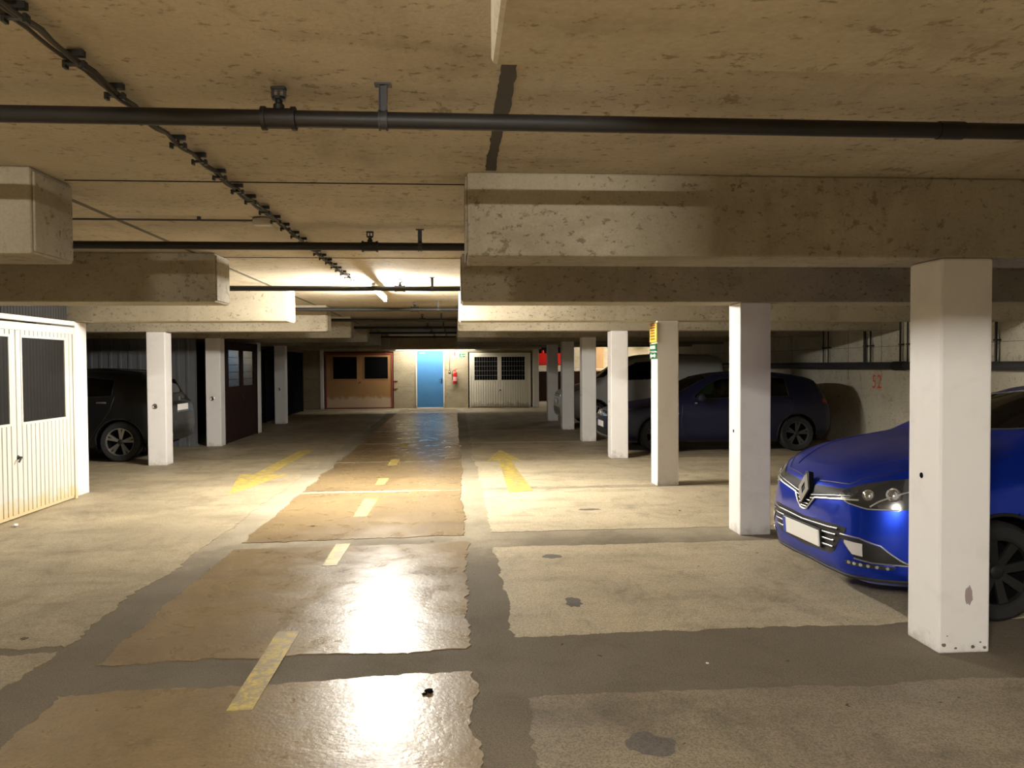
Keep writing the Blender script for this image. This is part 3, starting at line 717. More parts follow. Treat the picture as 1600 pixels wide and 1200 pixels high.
# far passage: red board and cream lit wall
rb = empty('red_board', (3.85, 34.6, 1.60)); tag(rb, 'red painted board hanging in the far passage beyond the back wall', 'board')
MB().box(-.05, 1.55, 0, .06, 0, .55, .01).build('board', M['redp'], rb); MB().box(.10, .2, .01, .05, .55, .68, .01).build('lug', M['redp'], rb); MB().box(-.05, 1.55, -.01, .0, .03, .06).build('edge_strip', M['redox'], rb)
MB().box(-.05, 1.55, .02, .05, .55, 1.05).build('hanging_plate', M['dark'], rb)
gr = empty('guard_rail', (3.15, 34.0, 0)); tag(gr, 'thin pale rail crossing the far passage under the red board', 'rail')
MB().tube([(0.02, 0, 1.42), (5.4, 0, 1.42)], .016, 8).build('rail', M['signw'], gr)
MB().box(0.02, 5.4, .03, .08, .0, 1.33, .005).build('dark_panel', M['dbrown'], gr)
for x in (.03, 2.7, 5.35): MB().box(x-.02, x+.02, -.02, .02, 0, 1.42).build('rail_post', M['black'], gr)
wb = MB()
wb.box(6.45, 7.05, YFAR-.06, YFAR, 1.2, 2.5, .01); cp = wb.build('wall_cabinet', M['brown']); tag(cp, 'ochre box on the cream lit wall in the far passage', 'cabinet')

# ------------------------------------------------------------------ cars
def make_car(sp, loc, rz):
    L = sp['L']; xs = []; x = 0
    while x < L-1e-6:
        xs.append(x); d = min(x, L-x); x += .006 if d < .03 else .012 if d < .12 else .022
    xs.append(L)
    T = {k: pchip([a for a, _ in v], [b for _, b in v]) for k, v in sp['t'].items()}
    seg = [2, 3, 6, 9, 12, 5, 7]
    def section(x):
        w = T['w'](x); zb = T['zb'](x); zt = T['zt'](x); ze = T['belt'](x); wr = T['wr'](x); wb = w*T['wbf'](x); crown = T['crown'](x)
        zm = zb+(ze-zb)*.55
        cp = [(0, zb), (w*.82, zb), (w*.965, zb+.09), (w, zm), (wb, ze), (wr, zt-crown), (wr*.62, zt-crown*.32), (0, zt)]
        cp2 = [(-cp[1][0], cp[1][1])]+cp+[(-cp[-2][0], cp[-2][1])]
        out = []
        for i in range(7):
            p0, p1, p2, p3 = cp2[i], cp2[i+1], cp2[i+2], cp2[i+3]; n = seg[i]; tn = .5 if i not in (4,) else .25
            for k in range(n):
                t = k/n; t2 = t*t; t3 = t2*t; q = []
                for a in (0, 1):
                    m1 = (p2[a]-p0[a])*.5*(.6 if i in (0, 1, 4) else 1); m2 = (p3[a]-p1[a])*.5*(.6 if i in (0, 1, 3, 4) else 1)
                    ln = math.dist(p1, p2); l0 = math.dist(p0, p2)+1e-6; l3 = math.dist(p1, p3)+1e-6
                    m1 = (p2[a]-p0[a])/l0*ln*.9; m2 = (p3[a]-p1[a])/l3*ln*.9
                    q.append((2*t3-3*t2+1)*p1[a]+(t3-2*t2+t)*m1+(-2*t3+3*t2)*p2[a]+(t3-t2)*m2)
                out.append(q)
        out.append(list(cp[-1])); return out
    rows = []; V = []
    for x in xs:
        h = section(x); ring = [(x, y, z) for y, z in h]+[(x, -y, z) for y, z in reversed(h[1:-1])]
        rows.append((len(V), len(ring))); V += ring
    n = rows[0][1]; Fs = []
    for i in range(len(xs)-1):
        a = rows[i][0]; b = rows[i+1][0]
        for k in range(n): Fs.append((a+k, b+k, b+(k+1) % n, a+(k+1) % n))
    Fs.append(tuple(range(n))); Fs.append(tuple(reversed(range(rows[-1][0], rows[-1][0]+n))))
    Vv = [Vector(v) for v in V]
    bvh = BVHTree.FromPolygons(Vv, Fs)
    def cast(proj, u, v, s=1):
        if proj == 'side': o = Vector((u, s*2.5, v)); d = Vector((0, -s, 0))
        elif proj == 'front': o = Vector((-2, u, v)); d = Vector((1, 0, 0))
        elif proj == 'rear': o = Vector((L+2, u, v)); d = Vector((-1, 0, 0))
        else: o = Vector((v, u, 4)); d = Vector((0, 0, -1))
        h, nn, _, _ = bvh.ray_cast(o, d)
        if h is None: return None, None
        if nn.dot(d) > 0: nn = -nn
        return h, nn
    root = empty(sp['name'], loc, rz); tag(root, sp['label'], 'car')
    holes = []
    def patch(name, proj, top, bot, mat, parent=root, s=1, off=.003, thick=.004, nu=26, nv=8, hole=False, smooth=True, seal=0):
        tf, bf = lin(top), lin(bot); u0, u1 = top[0][0], top[-1][0]
        vs = []; P = []; N_ = []
        for i in range(nu+1):
            u = u0+(u1-u0)*i/nu; a, b = tf(u), bf(u)
            for j in range(nv+1):
                v = b+(a-b)*j/nv; h, nn = cast(proj, u, v, s)
                if h is None:
                    h, nn = (P[-1], N_[-1]) if P else (Vector((0, 0, 0)), Vector((0, 0, 1)))
                P.append(h); N_.append(nn)
        W1 = nv+1; outv = [p+q*off for p, q in zip(P, N_)]; inn = [p+q*(off-thick) for p, q in zip(P, N_)]
        b = MB(); k = len(outv)
        fs = []
        for i in range(nu):
            for j in range(nv):
                q = (i*W1+j, (i+1)*W1+j, (i+1)*W1+j+1, i*W1+j+1); fs.append(q); fs.append(tuple(x+k for x in reversed(q)))
        per = [i*W1 for i in range(nu+1)]+[nu*W1+j for j in range(1, nv+1)]+[i*W1+nv for i in range(nu-1, -1, -1)]+[j for j in range(nv-1, 0, -1)]
        for a, c in zip(per, per[1:]+per[:1]): fs.append((a, c, c+k, a+k))
        b.add(outv+inn, fs); o = b.build(name, mat, parent, smooth=smooth, angle=50)
        if hole: holes.append((proj, tf, bf, u0, u1, s))
        if seal:
            MB().tube([outv[i] for i in per]+[outv[per[0]]], seal, 6, cap=False).build('window_seal', M['rubber'], o, smooth=True)
        return o
    def line(name, proj, pts, r, mat, parent=root, s=1, n=30, off=0):
        f = []; tot = sum(math.dist(a, b) for a, b in zip(pts, pts[1:]))
        for a, b in zip(pts, pts[1:]):
            m_ = max(2, int(n*math.dist(a, b)/tot))
            for i in range(m_):
                t_ = i/m_; h, nn = cast(proj, a[0]+(b[0]-a[0])*t_, a[1]+(b[1]-a[1])*t_, s)
                if h is not None: f.append(h+nn*off)
        h, nn = cast(proj, pts[-1][0], pts[-1][1], s)
        if h is not None: f.append(h+nn*off)
        return MB().tube(f, r, 6).build(name, mat, parent, smooth=True)
    # glazing
    for g in sp['glass']:
        for s in ((1, -1) if g.get('both') else (1,)):
            patch(g['n'], g['p'], g['top'], g['bot'], g.get('m', M['glass']), s=s, hole=True, seal=.009, off=.001, thick=.003, nu=24, nv=10)
    # wheels and arches
    wr_ = sp['wr']; zc = wr_
    ar = wr_+.055
    for wx in sp['wx']:
        holes.append(('arch', wx, zc, ar))
        for s in (1, -1):
            pts = []
            for k in range(25):
                a = R(-25)+R(230)*k/24; X = wx+ar*math.cos(a); Z = zc+ar*math.sin(a)
                if Z < T['zb'](X)+.01: continue
                h, nn = cast('side', X, Z, s)
                if h is not None: pts.append(h+nn*.0)
            MB().tube(pts, .012, 8).build('arch_lip', sp.get('lip', M['black']), root, smooth=True)
            wl = MB(); vs = []; yo = s*(T['w'](wx)-.03); yi = s*(T['w'](wx)-.33)
            for k in range(21):
                a = R(-20)+R(220)*k/20
                for y in (yo, yi): vs.append((wx+(ar+.004)*math.cos(a), y, zc+(ar+.004)*math.sin(a)))
            wl.add(vs, [(2*k, 2*k+2, 2*k+3, 2*k+1) for k in range(20)]+[tuple(2*k+1 for k in range(21))])
            wl.build('wheel_well', M['dark'], root)
            # wheel
            yc = s*(T['w'](wx)-.125); Mw = Matrix.Translation((wx, yc, zc)) @ Matrix.Rotation(R(-90*s), 4, 'X')
            r = wr_; rim = r*.68
            ty = MB().lathe([(rim, -.10), (r-.03, -.105), (r-.008, -.085), (r, -.06), (r, .06), (r-.008, .085), (r-.03, .105), (rim+.012, .10), (rim, .095)], 40, Mw, closed=True).build('wheel', M['tyre'], root, smooth=True)
            MB().lathe([(rim-.017, .068), (rim-.03, -.02), (.0, -.03)], 40, Mw, cap=False).build('rim_barrel', M['dark'], ty, smooth=True)
            rm = MB().lathe([(rim+.002, .10), (rim-.012, .097), (rim-.016, .07)], 40, Mw, cap=False)
            ns = sp.get('spokes', 5)
            for k in range(ns):
                for dd in ((-.16, .16) if sp.get('twin') else (0,)):
                    a = 2*math.pi*k/ns+.2; a2 = a+dd; wd = .022 if sp.get('twin') else .03
                    c, s_ = math.cos(a), math.sin(a); c2, s2 = math.cos(a2), math.sin(a2); pn_ = (-s_, c)
                    vs = []
                    for (rad, cc, ss, hh, ww) in ((.03, c, s_, .065, wd*.8), (rim-.01, c2, s2, .085, wd)):
                        for e in (-1, 1):
                            for dz in (-.02, 0): vs.append(Mw @ Vector((rad*cc-ss*ww*e, rad*ss+cc*ww*e, hh+dz)))
                    rm.add(vs, [(0, 1, 3, 2), (4, 6, 7, 5), (0, 4, 5, 1), (2, 3, 7, 6), (1, 5, 7, 3), (0, 2, 6, 4)])
            rm.build('rim', sp.get('rim', M['satin']), ty, smooth=True, angle=30)
            MB().lathe([(.045, .05), (.045, .075), (.03, .085), (0, .086)], 16, Mw).build('hub_cap', M['black'], ty, smooth=True)
    # body with holes
    keep = []
    for f in Fs:
        c = sum((Vv[i] for i in f), Vector())/len(f); dead = False
        if len(f) == 4:
            for h in holes:
                if h[0] == 'arch':
                    if abs(c.y) > .42 and (c.x-h[1])**2+(c.z-h[2])**2 < h[3]**2 and c.z < h[2]+h[3]: dead = True
                else:
                    pj, tf, bf, u0, u1, s = h
                    if pj == 'side':
                        if c.y*s < .25: continue
                        u, v = c.x, c.z
                    elif pj == 'rear':
                        if c.x < L*.6: continue
                        u, v = c.y, c.z
                    elif pj == 'front':
                        if c.x > L*.4: continue
                        u, v = c.y, c.z
                    else:
                        if c.z < .75: continue
                        u, v = c.y, c.x
                    if u0+.004 < u < u1-.004:
                        a, b = sorted((tf(u), bf(u)))
                        if a+.006 < v < b-.006: dead = True
        if not dead: keep.append(f)
    bd = MB().add(Vv, keep); body = bd.build('body', sp['paint'], root, smooth=True, angle=45)
    # interior
    it = MB(); zf = .32; x0, x1 = sp['cab']
    it.box(x0, x1, -.62, .62, zf, zf+.05, .01); it.box(x0-.05, x0+.35, -.62, .62, .70, sp['dash'], .05)
    for yy in (-.36, .36):
        it.box(x0+.75, x0+1.2, yy-.24, yy+.24, .42, .60, .05); it.box(x0+1.15, x0+1.3, yy-.23, yy+.23, .5, 1.12, .05); it.box(x0+1.17, x0+1.27, yy-.11, yy+.11, 1.13, 1.3, .03)
    it.box(x1-.75, x1-.3, -.6, .6, .42, .6, .05); it.box(x1-.35, x1-.2, -.6, .6, .5, 1.08, .05)
    it.build('seats', M['int'], root, smooth=True)
    MB().tube([(x0+.38+.0*k, .36+.17*math.cos(k*.5236), .88+.17*math.sin(k*.5236)) for k in range(13)], .013, 6).build('steering_wheel', M['black'], root, smooth=True)
    sp['extra'](root, patch, line, cast, T)
    # mirrors and handles
    mx, mz, mw = sp['mirror']
    for s in (1, -1):
        h, nn = cast('side', mx, mz, s)
        b = MB().lathe([(0, -.095), (.045, -.085), (.068, -.04), (.072, .02), (.062, .075), (.03, .09), (0, .092)], 16,
                       Matrix.Translation((mx-.01, h.y+s*.12, mz+.03)) @ Matrix.Rotation(R(90), 4, 'X') @ Matrix.Scale(1.05, 4, (1, 0, 0)))
        b.tube([(mx+.0, h.y-s*.01, mz-.01), (mx, h.y+s*.06, mz+.0)], .022, 8)
        mo = b.build('mirror', sp.get('mirror_mat', sp['paint']), root, smooth=True)
    for (hx, hz) in sp.get('handles', []):
        for s in (1, -1):
            h, nn = cast('side', hx, hz, s)
            MB().box(hx-.08, hx+.08, h.y+s*.012-.01, h.y+s*.012+.012, hz-.013, hz+.013, .006).build('door_handle', sp.get('hmat', sp['paint']), root, smooth=True)
    for s in (1, -1):
        for pl in sp.get('seams', []): line('panel_gap', 'side', pl, .0035, M['rubber'], s=s, n=40)
    return root, body
def circle_pts(cx, cz, r, n=24): return [(cx+r*math.cos(2*math.pi*k/n), cz+r*math.sin(2*math.pi*k/n)) for k in range(n+1)]
def plate(root, x, y, z, w, h, tilt, rear=False, band=True):
    o = MB().box(-.006, .006, -w/2, w/2, -h/2, h/2, .003).build('number_plate', M['plate'], root); o.location = (x, y, z); o.rotation_euler = (0, R(tilt), 0)
    s = 1 if rear else -1
    if band: MB().box(s*.0065-.0008, s*.0065+.0008, w/2-.045 if not rear else -w/2, w/2 if not rear else -w/2+.045, -h/2, h/2).build('plate_band', M['eublue'], o)
    MB().box(.006 if not rear else -.02, .02 if not rear else -.006, -w/2-.01, w/2+.01, -h/2-.01, h/2+.01, .003).build('plate_holder', M['black'], o)
    return o

# --- bright blue supermini, nose towards the aisle
K = 1.05
def clio_extra(root, patch, line, cast, T):
    # black upper grille band with the V at the centre
    top = [(-.56, .765*K), (-.30, .745*K), (-.10, .735*K), (0, .735*K), (.10, .735*K), (.30, .745*K), (.56, .765*K)]
    bot = [(-.56, .705*K), (-.30, .675*K), (-.14, .655*K), (-.085, .60*K), (-.04, .565*K), (0, .56*K), (.04, .565*K), (.085, .60*K), (.14, .655*K), (.30, .675*K), (.56, .705*K)]
    gp = patch('upper_grille', 'front', top, bot, M['gblack'], off=.004, thick=.01, nu=48, nv=6)
    line('chrome_trim', 'front', bot, .0055, M['chrome'], parent=gp, n=60, off=.009)
    for dz in (.018, .040):
        for s in (-1, 1):
            line('chrome_bar', 'front', [(s*.08, (.645+dz-.02)*K), (s*.30, (.668+dz-.012)*K), (s*.50, (.70+dz*.5)*K)], .0022, M['chrome'], parent=gp, n=30, off=.009)
    for zz, w in ((.60, .062), (.625, .08), (.58, .04)):
        line('chrome_bar', 'front', [(-w, zz*K), (w, zz*K)], .003, M['chrome'], parent=gp, n=10, off=.008)
    # big diamond emblem
    h, nn = cast('front', 0, .67*K); cx = h.x-.012; cz = .700*K; A, B = .062, .105
    Mx = Matrix.Translation((cx, 0, cz)) @ Matrix.Rotation(R(12), 4, 'Y') @ Matrix(((0, 0, -1, 0), (-1, 0, 0, 0), (0, 1, 0, 0), (0, 0, 0, 1)))
    MB().prism([(A*1.22, 0), (.018, B*1.16), (-.018, B*1.16), (-A*1.22, 0), (-.012, -B*1.0), (.012, -B*1.0)], -.03, .006, Mx).build('emblem_base', M['gblack'], root)
    em = MB(); o_ = [(A, 0), (0, B), (-A, 0), (0, -B)]; i_ = [(A*.48, -.0), (0, B*.52), (-A*.48, 0), (0, -B*.52)]; mid = [(A*.76, 0), (0, B*.78), (-A*.76, 0), (0, -B*.78)]
    vs = [Mx @ Vector((x, y, .007)) for x, y in o_]+[Mx @ Vector((x, y, .024)) for x, y in mid]+[Mx @ Vector((x, y, .010)) for x, y in i_]
    fs = []
    for k in range(4):
        j = (k+1) % 4; fs += [(k, j, 4+j, 4+k), (4+k, 4+j, 8+j, 8+k)]
    em.add(vs, fs).build('diamond_emblem', M['emblem'], root)
    # lower intake with slats
    lt = [(-.47, .535*K), (-.40, .55*K), (0, .53*K), (.40, .55*K), (.47, .535*K)]; lb = [(-.47, .47*K), (-.36, .335*K), (0, .315*K), (.36, .335*K), (.47, .47*K)]
    lt = [(-.50, .525*K), (-.40, .53*K), (0, .51*K), (.40, .53*K), (.50, .525*K)]; lb = [(-.50, .50*K), (-.40, .36*K), (-.36, .335*K), (0, .315*K), (.36, .335*K), (.40, .36*K), (.50, .50*K)]
    li = patch('lower_intake', 'front', lt, lb, M['black'], off=.003, thick=.01, nu=40, nv=6)
    for zz in (.495, .455, .415, .375):
        w = .40+(zz-.36)*.3
        line('intake_slat', 'front', [(-w, (zz+.01)*K), (0, (zz-.008)*K), (w, (zz+.01)*K)], .007, M['black'], parent=li, n=36, off=.012)
        line('chrome_bar', 'front', [(-w, (zz+.016)*K), (0, (zz-.002)*K), (w, (zz+.016)*K)], .0014, M['satin'], parent=li, n=36, off=.018)
    h, nn = cast('front', 0, .42*K); plate(root, h.x-.03, 0, .408*K, .52, .112, -4)
    for s in (-1, 1):
        def mk(p): return sorted([(s*a, b*K) for a, b in p])
        # headlight: front-projected housing swept round the corner
        hp = patch('headlight', 'front', mk([(.40, .735), (.50, .785), (.64, .835), (.76, .862), (.81, .868)]), mk([(.40, .715), (.50, .675), (.62, .655), (.74, .665), (.81, .70)]), M['lampblk'], off=.004, thick=.012, nu=30, nv=10)
        for (yy, zz, rr) in ((.60, .74, .038), (.70, .755, .045)):
            h, nn = cast('front', s*yy, zz*K); q = nn.to_track_quat('Z', 'Y').to_matrix().to_4x4(); Mq = Matrix.Translation(h+nn*.006) @ q
            MB().lathe([(rr, 0), (rr*.95, .004), (rr*.75, .0), (rr*.5, .010), (0, .014)], 20, Mq).build('projector', M['lampin'], hp, smooth=True)
        line('light_strip', 'front', [(s*.63, .675*K), (s*.66, .71*K), (s*.72, .76*K), (s*.76, .79*K)], .005, M['chrome'], parent=hp, n=16, off=.010)
        line('headlight_rim', 'front', [(s*.43, .70*K), (s*.50, .678*K), (s*.62, .66*K), (s*.74, .67*K)], .004, M['chrome'], parent=hp, n=20, off=.007)
        # fog recess
        fr = patch('fog_recess', 'front', mk([(.47, .47), (.60, .47), (.70, .44), (.78, .35)]), mk([(.47, .455), (.56, .36), (.66, .345), (.78, .34)]), M['black'], off=.003, thick=.01, nu=22, nv=5)
        line('fog_trim', 'front', [(s*.46, .48*K), (s*.60, .48*K), (s*.70, .45*K), (s*.785, .345*K), (s*.66, .342*K), (s*.57, .352*K)], .005, M['satin'], parent=fr, n=40, off=.006)
        patch('fog_blank', 'front', mk([(.50, .45), (.62, .448)]), mk([(.50, .435), (.56, .375), (.62, .372)]), M['blank'], parent=fr, off=.008, thick=.004, nu=12, nv=4)
        dl = patch('running_light', 'front', mk([(.50, .328), (.74, .333)]), mk([(.50, .302), (.72, .308), (.74, .318)]), M['lampblk'], off=.005, thick=.006, nu=14, nv=3)
        for k in range(6):
            h, nn = cast('front', s*(.53+.037*k), .318*K)
            MB().lathe([(.012, 0), (.009, .006), (0, .008)], 10, Matrix.Translation(h+nn*.006) @ nn.to_track_quat('Z', 'Y').to_matrix().to_4x4()).build('light_element', M['chrome'], dl, smooth=True)
        line('bonnet_gap', 'top', [(s*.10, .06), (s*.42, .10), (s*.60, .24), (s*.70, .6), (s*.73, 1.0)], .003, M['rubber'], n=50)
        line('bonnet_crease', 'top', [(s*.36, .14), (s*.50, .45), (s*.57, .95)], .006, M['p_blue'], n=40, off=-.002)
    line('bumper_lip', 'front', [(-.74, .235*K), (-.5, .225*K), (0, .22*K), (.5, .225*K), (.74, .235*K)], .014, M['tyre'], n=40)
    MB().tube([(1.12, -.5, .985*K), (1.02, -.05, .985*K), (1.10, .45, .985*K)], .010, 6).build('wiper', M['black'], root)
    for s in (-1, 1):
        patch('tail_light', 'rear', sorted([(s*.50, .98), (s*.76, 1.0)]), sorted([(s*.50, .86), (s*.76, .80)]), M['taillamp'], nu=8, nv=4)
clio = dict(name='hatchback_car', label='bright metallic blue car with a large diamond emblem, nose out behind the nearest pillar', L=4.06, paint=M['p_blue'],
    wx=(.85, 3.44), wr=.315, spokes=8, rim=M['black'], cab=(1.15, 3.7), dash=1.0, mirror=(1.52, .97, 0), handles=((2.35, .90), (3.1, .95)),
    t=dict(zt=[(0, .60*K), (.012, .665*K), (.035, .73*K), (.08, .785*K), (.2, .875*K), (.45, .965*K), (.8, 1.03*K), (1.08, 1.07*K), (1.14, 1.09*K), (1.45, 1.21*K), (1.8, 1.325*K), (2.05, 1.385*K), (2.5, 1.42*K), (3.0, 1.40*K), (3.5, 1.33*K), (3.72, 1.26*K), (3.9, 1.03*K), (4.0, .93*K), (4.04, .85*K), (4.06, .74*K)],
           belt=[(0, .50*K), (.04, .60*K), (.1, .67*K), (.3, .76*K), (.8, .84*K), (1.15, .87*K), (1.6, .885*K), (2.5, .92*K), (3.4, .96*K), (3.9, .88*K), (4.06, .66*K)],
           zb=[(0, .34), (.02, .27), (.07, .225), (.2, .20), (1.2, .19), (3.2, .19), (3.8, .25), (4.0, .32), (4.06, .42)],
           w=[(0, .40), (.012, .47), (.035, .55), (.08, .63), (.16, .71), (.3, .79), (.5, .84), (.8, .866), (2, .862), (3.4, .866), (3.8, .82), (3.95, .76), (4.03, .68), (4.06, .58)],
           wbf=[(0, .9), (.1, .93), (.5, .945), (1.2, .965), (3.6, .96), (4.06, .92)],
           wr=[(0, .34), (.04, .46), (.12, .55), (.4, .65), (.9, .68), (1.1, .70), (1.45, .64), (1.9, .575), (2.5, .565), (3.3, .55), (3.7, .54), (3.95, .60), (4.06, .45)],
           crown=[(0, .05), (.1, .045), (.5, .045), (1.0, .05), (1.3, .04), (2.0, .06), (3.5, .06), (4.06, .06)]),
    glass=[dict(n='windscreen', p='top', top=[(-.56, 1.80), (-.3, 1.87), (0, 1.89), (.3, 1.87), (.56, 1.80)], bot=[(-.56, 1.28), (-.3, 1.20), (0, 1.17), (.3, 1.20), (.56, 1.28)]),
           dict(n='side_window', p='side', both=1, top=[(1.52, 1.00*K), (1.75, 1.16*K), (2.0, 1.275*K), (2.33, 1.315*K)], bot=[(1.52, .965*K), (2.33, .985*K)]),
           dict(n='side_window', p='side', both=1, m=M['dglass'], top=[(2.42, 1.318*K), (2.8, 1.31*K), (3.15, 1.26*K)], bot=[(2.42, .99*K), (3.15, 1.03*K)]),
           dict(n='rear_window', p='rear', m=M['dglass'], top=[(-.48, 1.24*K), (.48, 1.24*K)], bot=[(-.55, 1.04*K), (.55, 1.04*K)])],
    seams=[[(1.28, .82*K), (1.25, .55*K), (1.33, .26)], [(2.37, 1.30*K), (2.38, .6), (2.36, .26)], [(1.33, .26), (2.36, .24), (3.0, .30)], [(3.15, 1.0*K), (3.12, .75), (3.0, .3)]],
    extra=clio_extra)
make_car(clio, (2.50, 5.32, .004), R(2.0))

# --- dark blue hatchback
def navy_extra(root, patch, line, cast, T):
    g = patch('upper_grille', 'front', [(-.48, .735), (0, .72), (.48, .735)], [(-.48, .665), (0, .64), (.48, .665)], M['lampblk'], nu=30, nv=5)
    for z in (.665, .69): line('chrome_bar', 'front', [(-.46, z+.02), (0, z), (.46, z+.02)], .004, M['chrome'], parent=g, off=.006)
    h, nn = cast('front', 0, .70); Mx = Matrix.Translation((h.x-.012, 0, .705)) @ Matrix.Rotation(R(-90), 4, 'Y')
    MB().lathe([(.066, 0), (.066, .012), (.056, .014), (.056, .006), (0, .006)], 28, Mx).build('round_emblem', M['chrome'], root, smooth=True)
    v = MB()
    for pl in ([(-.030, .042), (-.002, .002)], [(.030, .042), (.002, .002)], [(-.044, .018), (-.022, -.042)], [(-.022, -.042), (0, -.006)], [(0, -.006), (.022, -.042)], [(.022, -.042), (.044, .018)]):
        v.tube([Mx @ Vector((z, -y, .012)) for y, z in pl], .0045, 6)
    v.build('emblem_letters', M['chrome'], root)
    patch('lower_intake', 'front', [(-.55, .42), (0, .43), (.55, .42)], [(-.55, .31), (0, .29), (.55, .31)], M['black'], nu=30, nv=4)
    line('chrome_trim', 'front', [(-.55, .30), (0, .285), (.55, .30)], .007, M['satin'], off=.004)
    h, nn = cast('front', 0, .5); plate(root, h.x-.02, 0, .50, .52, .112, 0)
    for s in (-1, 1):
        def mk(p): return sorted([(s*a, b) for a, b in p])
        hp = patch('headlight', 'front', mk([(.46, .735), (.6, .77), (.80, .83)]), mk([(.46, .67), (.6, .655), (.80, .72)]), M['lampblk'], nu=22, nv=8)
        line('light_strip', 'front', [(s*.47, .672), (s*.6, .662), (s*.80, .725)], .006, M['lampin'], parent=hp, n=24, off=.006)
        h, nn = cast('front', s*.58, .71)
        MB().lathe([(.045, 0), (.04, .006), (.02, .002), (0, .012)], 20, Matrix.Translation(h+nn*.005) @ nn.to_track_quat('Z', 'Y').to_matrix().to_4x4()).build('projector', M['chrome'], hp, smooth=True)
        patch('tail_light', 'side', [(4.02, .97), (4.20, .96)], [(4.02, .90), (4.20, .84)], M['taillamp'], s=s, nu=8, nv=4)
        patch('side_trim', 'side', [(1.10, .735), (1.26, .738)], [(1.10, .712), (1.26, .715)], M['satin'], s=s, nu=6, nv=2, off=.008)
        line('mirror_glint', 'side', [(1.56, .90), (1.60, .90)], .012, M['chrome'], s=s, n=4, off=.03)
navy = dict(name='hatchback_car', label='dark blue hatchback with a round emblem, parked behind the second and third right pillars', L=4.25, paint=M['p_navy'],
    wx=(.88, 3.5), wr=.325, spokes=5, twin=1, rim=M['gpipe'], cab=(1.2, 3.9), dash=1.0, mirror=(1.66, .98, 0), handles=((2.5, .92), (3.3, .94)),
    t=dict(zt=[(0, .60), (.012, .67), (.035, .73), (.08, .77), (.25, .83), (.6, .90), (1.0, .96), (1.14, .985), (1.5, 1.20), (1.9, 1.40), (2.2, 1.46), (2.7, 1.485), (3.2, 1.47), (3.7, 1.41), (3.95, 1.34), (4.1, 1.10), (4.2, .98), (4.24, .88), (4.25, .75)],
           belt=[(0, .50), (.04, .60), (.1, .68), (.3, .76), (.8, .84), (1.2, .885), (1.7, .91), (2.5, .93), (3.5, .96), (4.1, .92), (4.25, .66)],
           zb=[(0, .33), (.02, .27), (.07, .22), (.2, .19), (1.2, .18), (3.4, .18), (4.0, .24), (4.2, .32), (4.25, .42)],
           w=[(0, .52), (.012, .60), (.035, .67), (.08, .73), (.16, .785), (.3, .835), (.5, .87), (.8, .893), (2, .893), (3.5, .893), (4.0, .84), (4.15, .78), (4.22, .7), (4.25, .6)],
           wbf=[(0, .9), (.1, .93), (.5, .945), (1.2, .965), (3.6, .96), (4.25, .92)],
           wr=[(0, .40), (.04, .52), (.12, .60), (.4, .66), (.9, .71), (1.1, .73), (1.5, .66), (2.0, .60), (2.6, .59), (3.5, .57), (3.9, .56), (4.1, .62), (4.25, .45)],
           crown=[(0, .05), (.1, .045), (.5, .045), (1.0, .05), (1.3, .04), (2.0, .06), (3.5, .06), (4.25, .06)]),
    glass=[dict(n='windscreen', p='top', top=[(-.58, 1.84), (-.3, 1.92), (0, 1.94), (.3, 1.92), (.58, 1.84)], bot=[(-.58, 1.30), (-.3, 1.22), (0, 1.19), (.3, 1.22), (.58, 1.30)]),
           dict(n='side_window', p='side', both=1, top=[(1.58, 1.04), (1.82, 1.22), (2.1, 1.345), (2.5, 1.385)], bot=[(1.58, .99), (2.5, 1.0)]),
           dict(n='side_window', p='side', both=1, top=[(2.6, 1.387), (3.0, 1.38), (3.35, 1.345)], bot=[(2.6, 1.005), (3.35, 1.02)]),
           dict(n='rear_window', p='rear', m=M['dglass'], top=[(-.5, 1.29), (.5, 1.29)], bot=[(-.58, 1.08), (.58, 1.08)])],
    seams=[[(1.34, .86), (1.30, .55), (1.40, .24)], [(2.55, 1.37), (2.55, .6), (2.52, .24)], [(1.40, .24), (2.52, .22), (3.1, .3)], [(3.45, 1.03), (3.4, .8), (3.12, .3)]],
    extra=navy_extra)
make_car(navy, (2.82, 14.62, .004), R(0))

# --- white van
def van_extra(root, patch, line, cast, T):
    g = patch('upper_grille', 'front', [(-.5, .86), (.5, .86)], [(-.5, .78), (.5, .78)], M['black'], nu=20, nv=4)
    line('chrome_bar', 'front', [(-.48, .82), (.48, .82)], .006, M['chrome'], parent=g, off=.005)
    patch('lower_intake', 'front', [(-.6, .50), (.6, .50)], [(-.6, .36), (.6, .36)], M['black'], nu=20, nv=4)
    h, nn = cast('front', 0, .66); plate(root, h.x-.02, 0, .66, .52, .112, 0)
    for s in (-1, 1):
        def mk(p): return sorted([(s*a, b) for a, b in p])
        hp = patch('headlight', 'front', mk([(.54, .93), (.84, 1.0)]), mk([(.54, .79), (.84, .82)]), M['lampin'], nu=14, nv=6)
        patch('tail_light', 'rear', mk([(.72, 1.2), (.84, 1.2)]), mk([(.72, .8), (.84, .8)]), M['taillamp'], nu=6, nv=6)
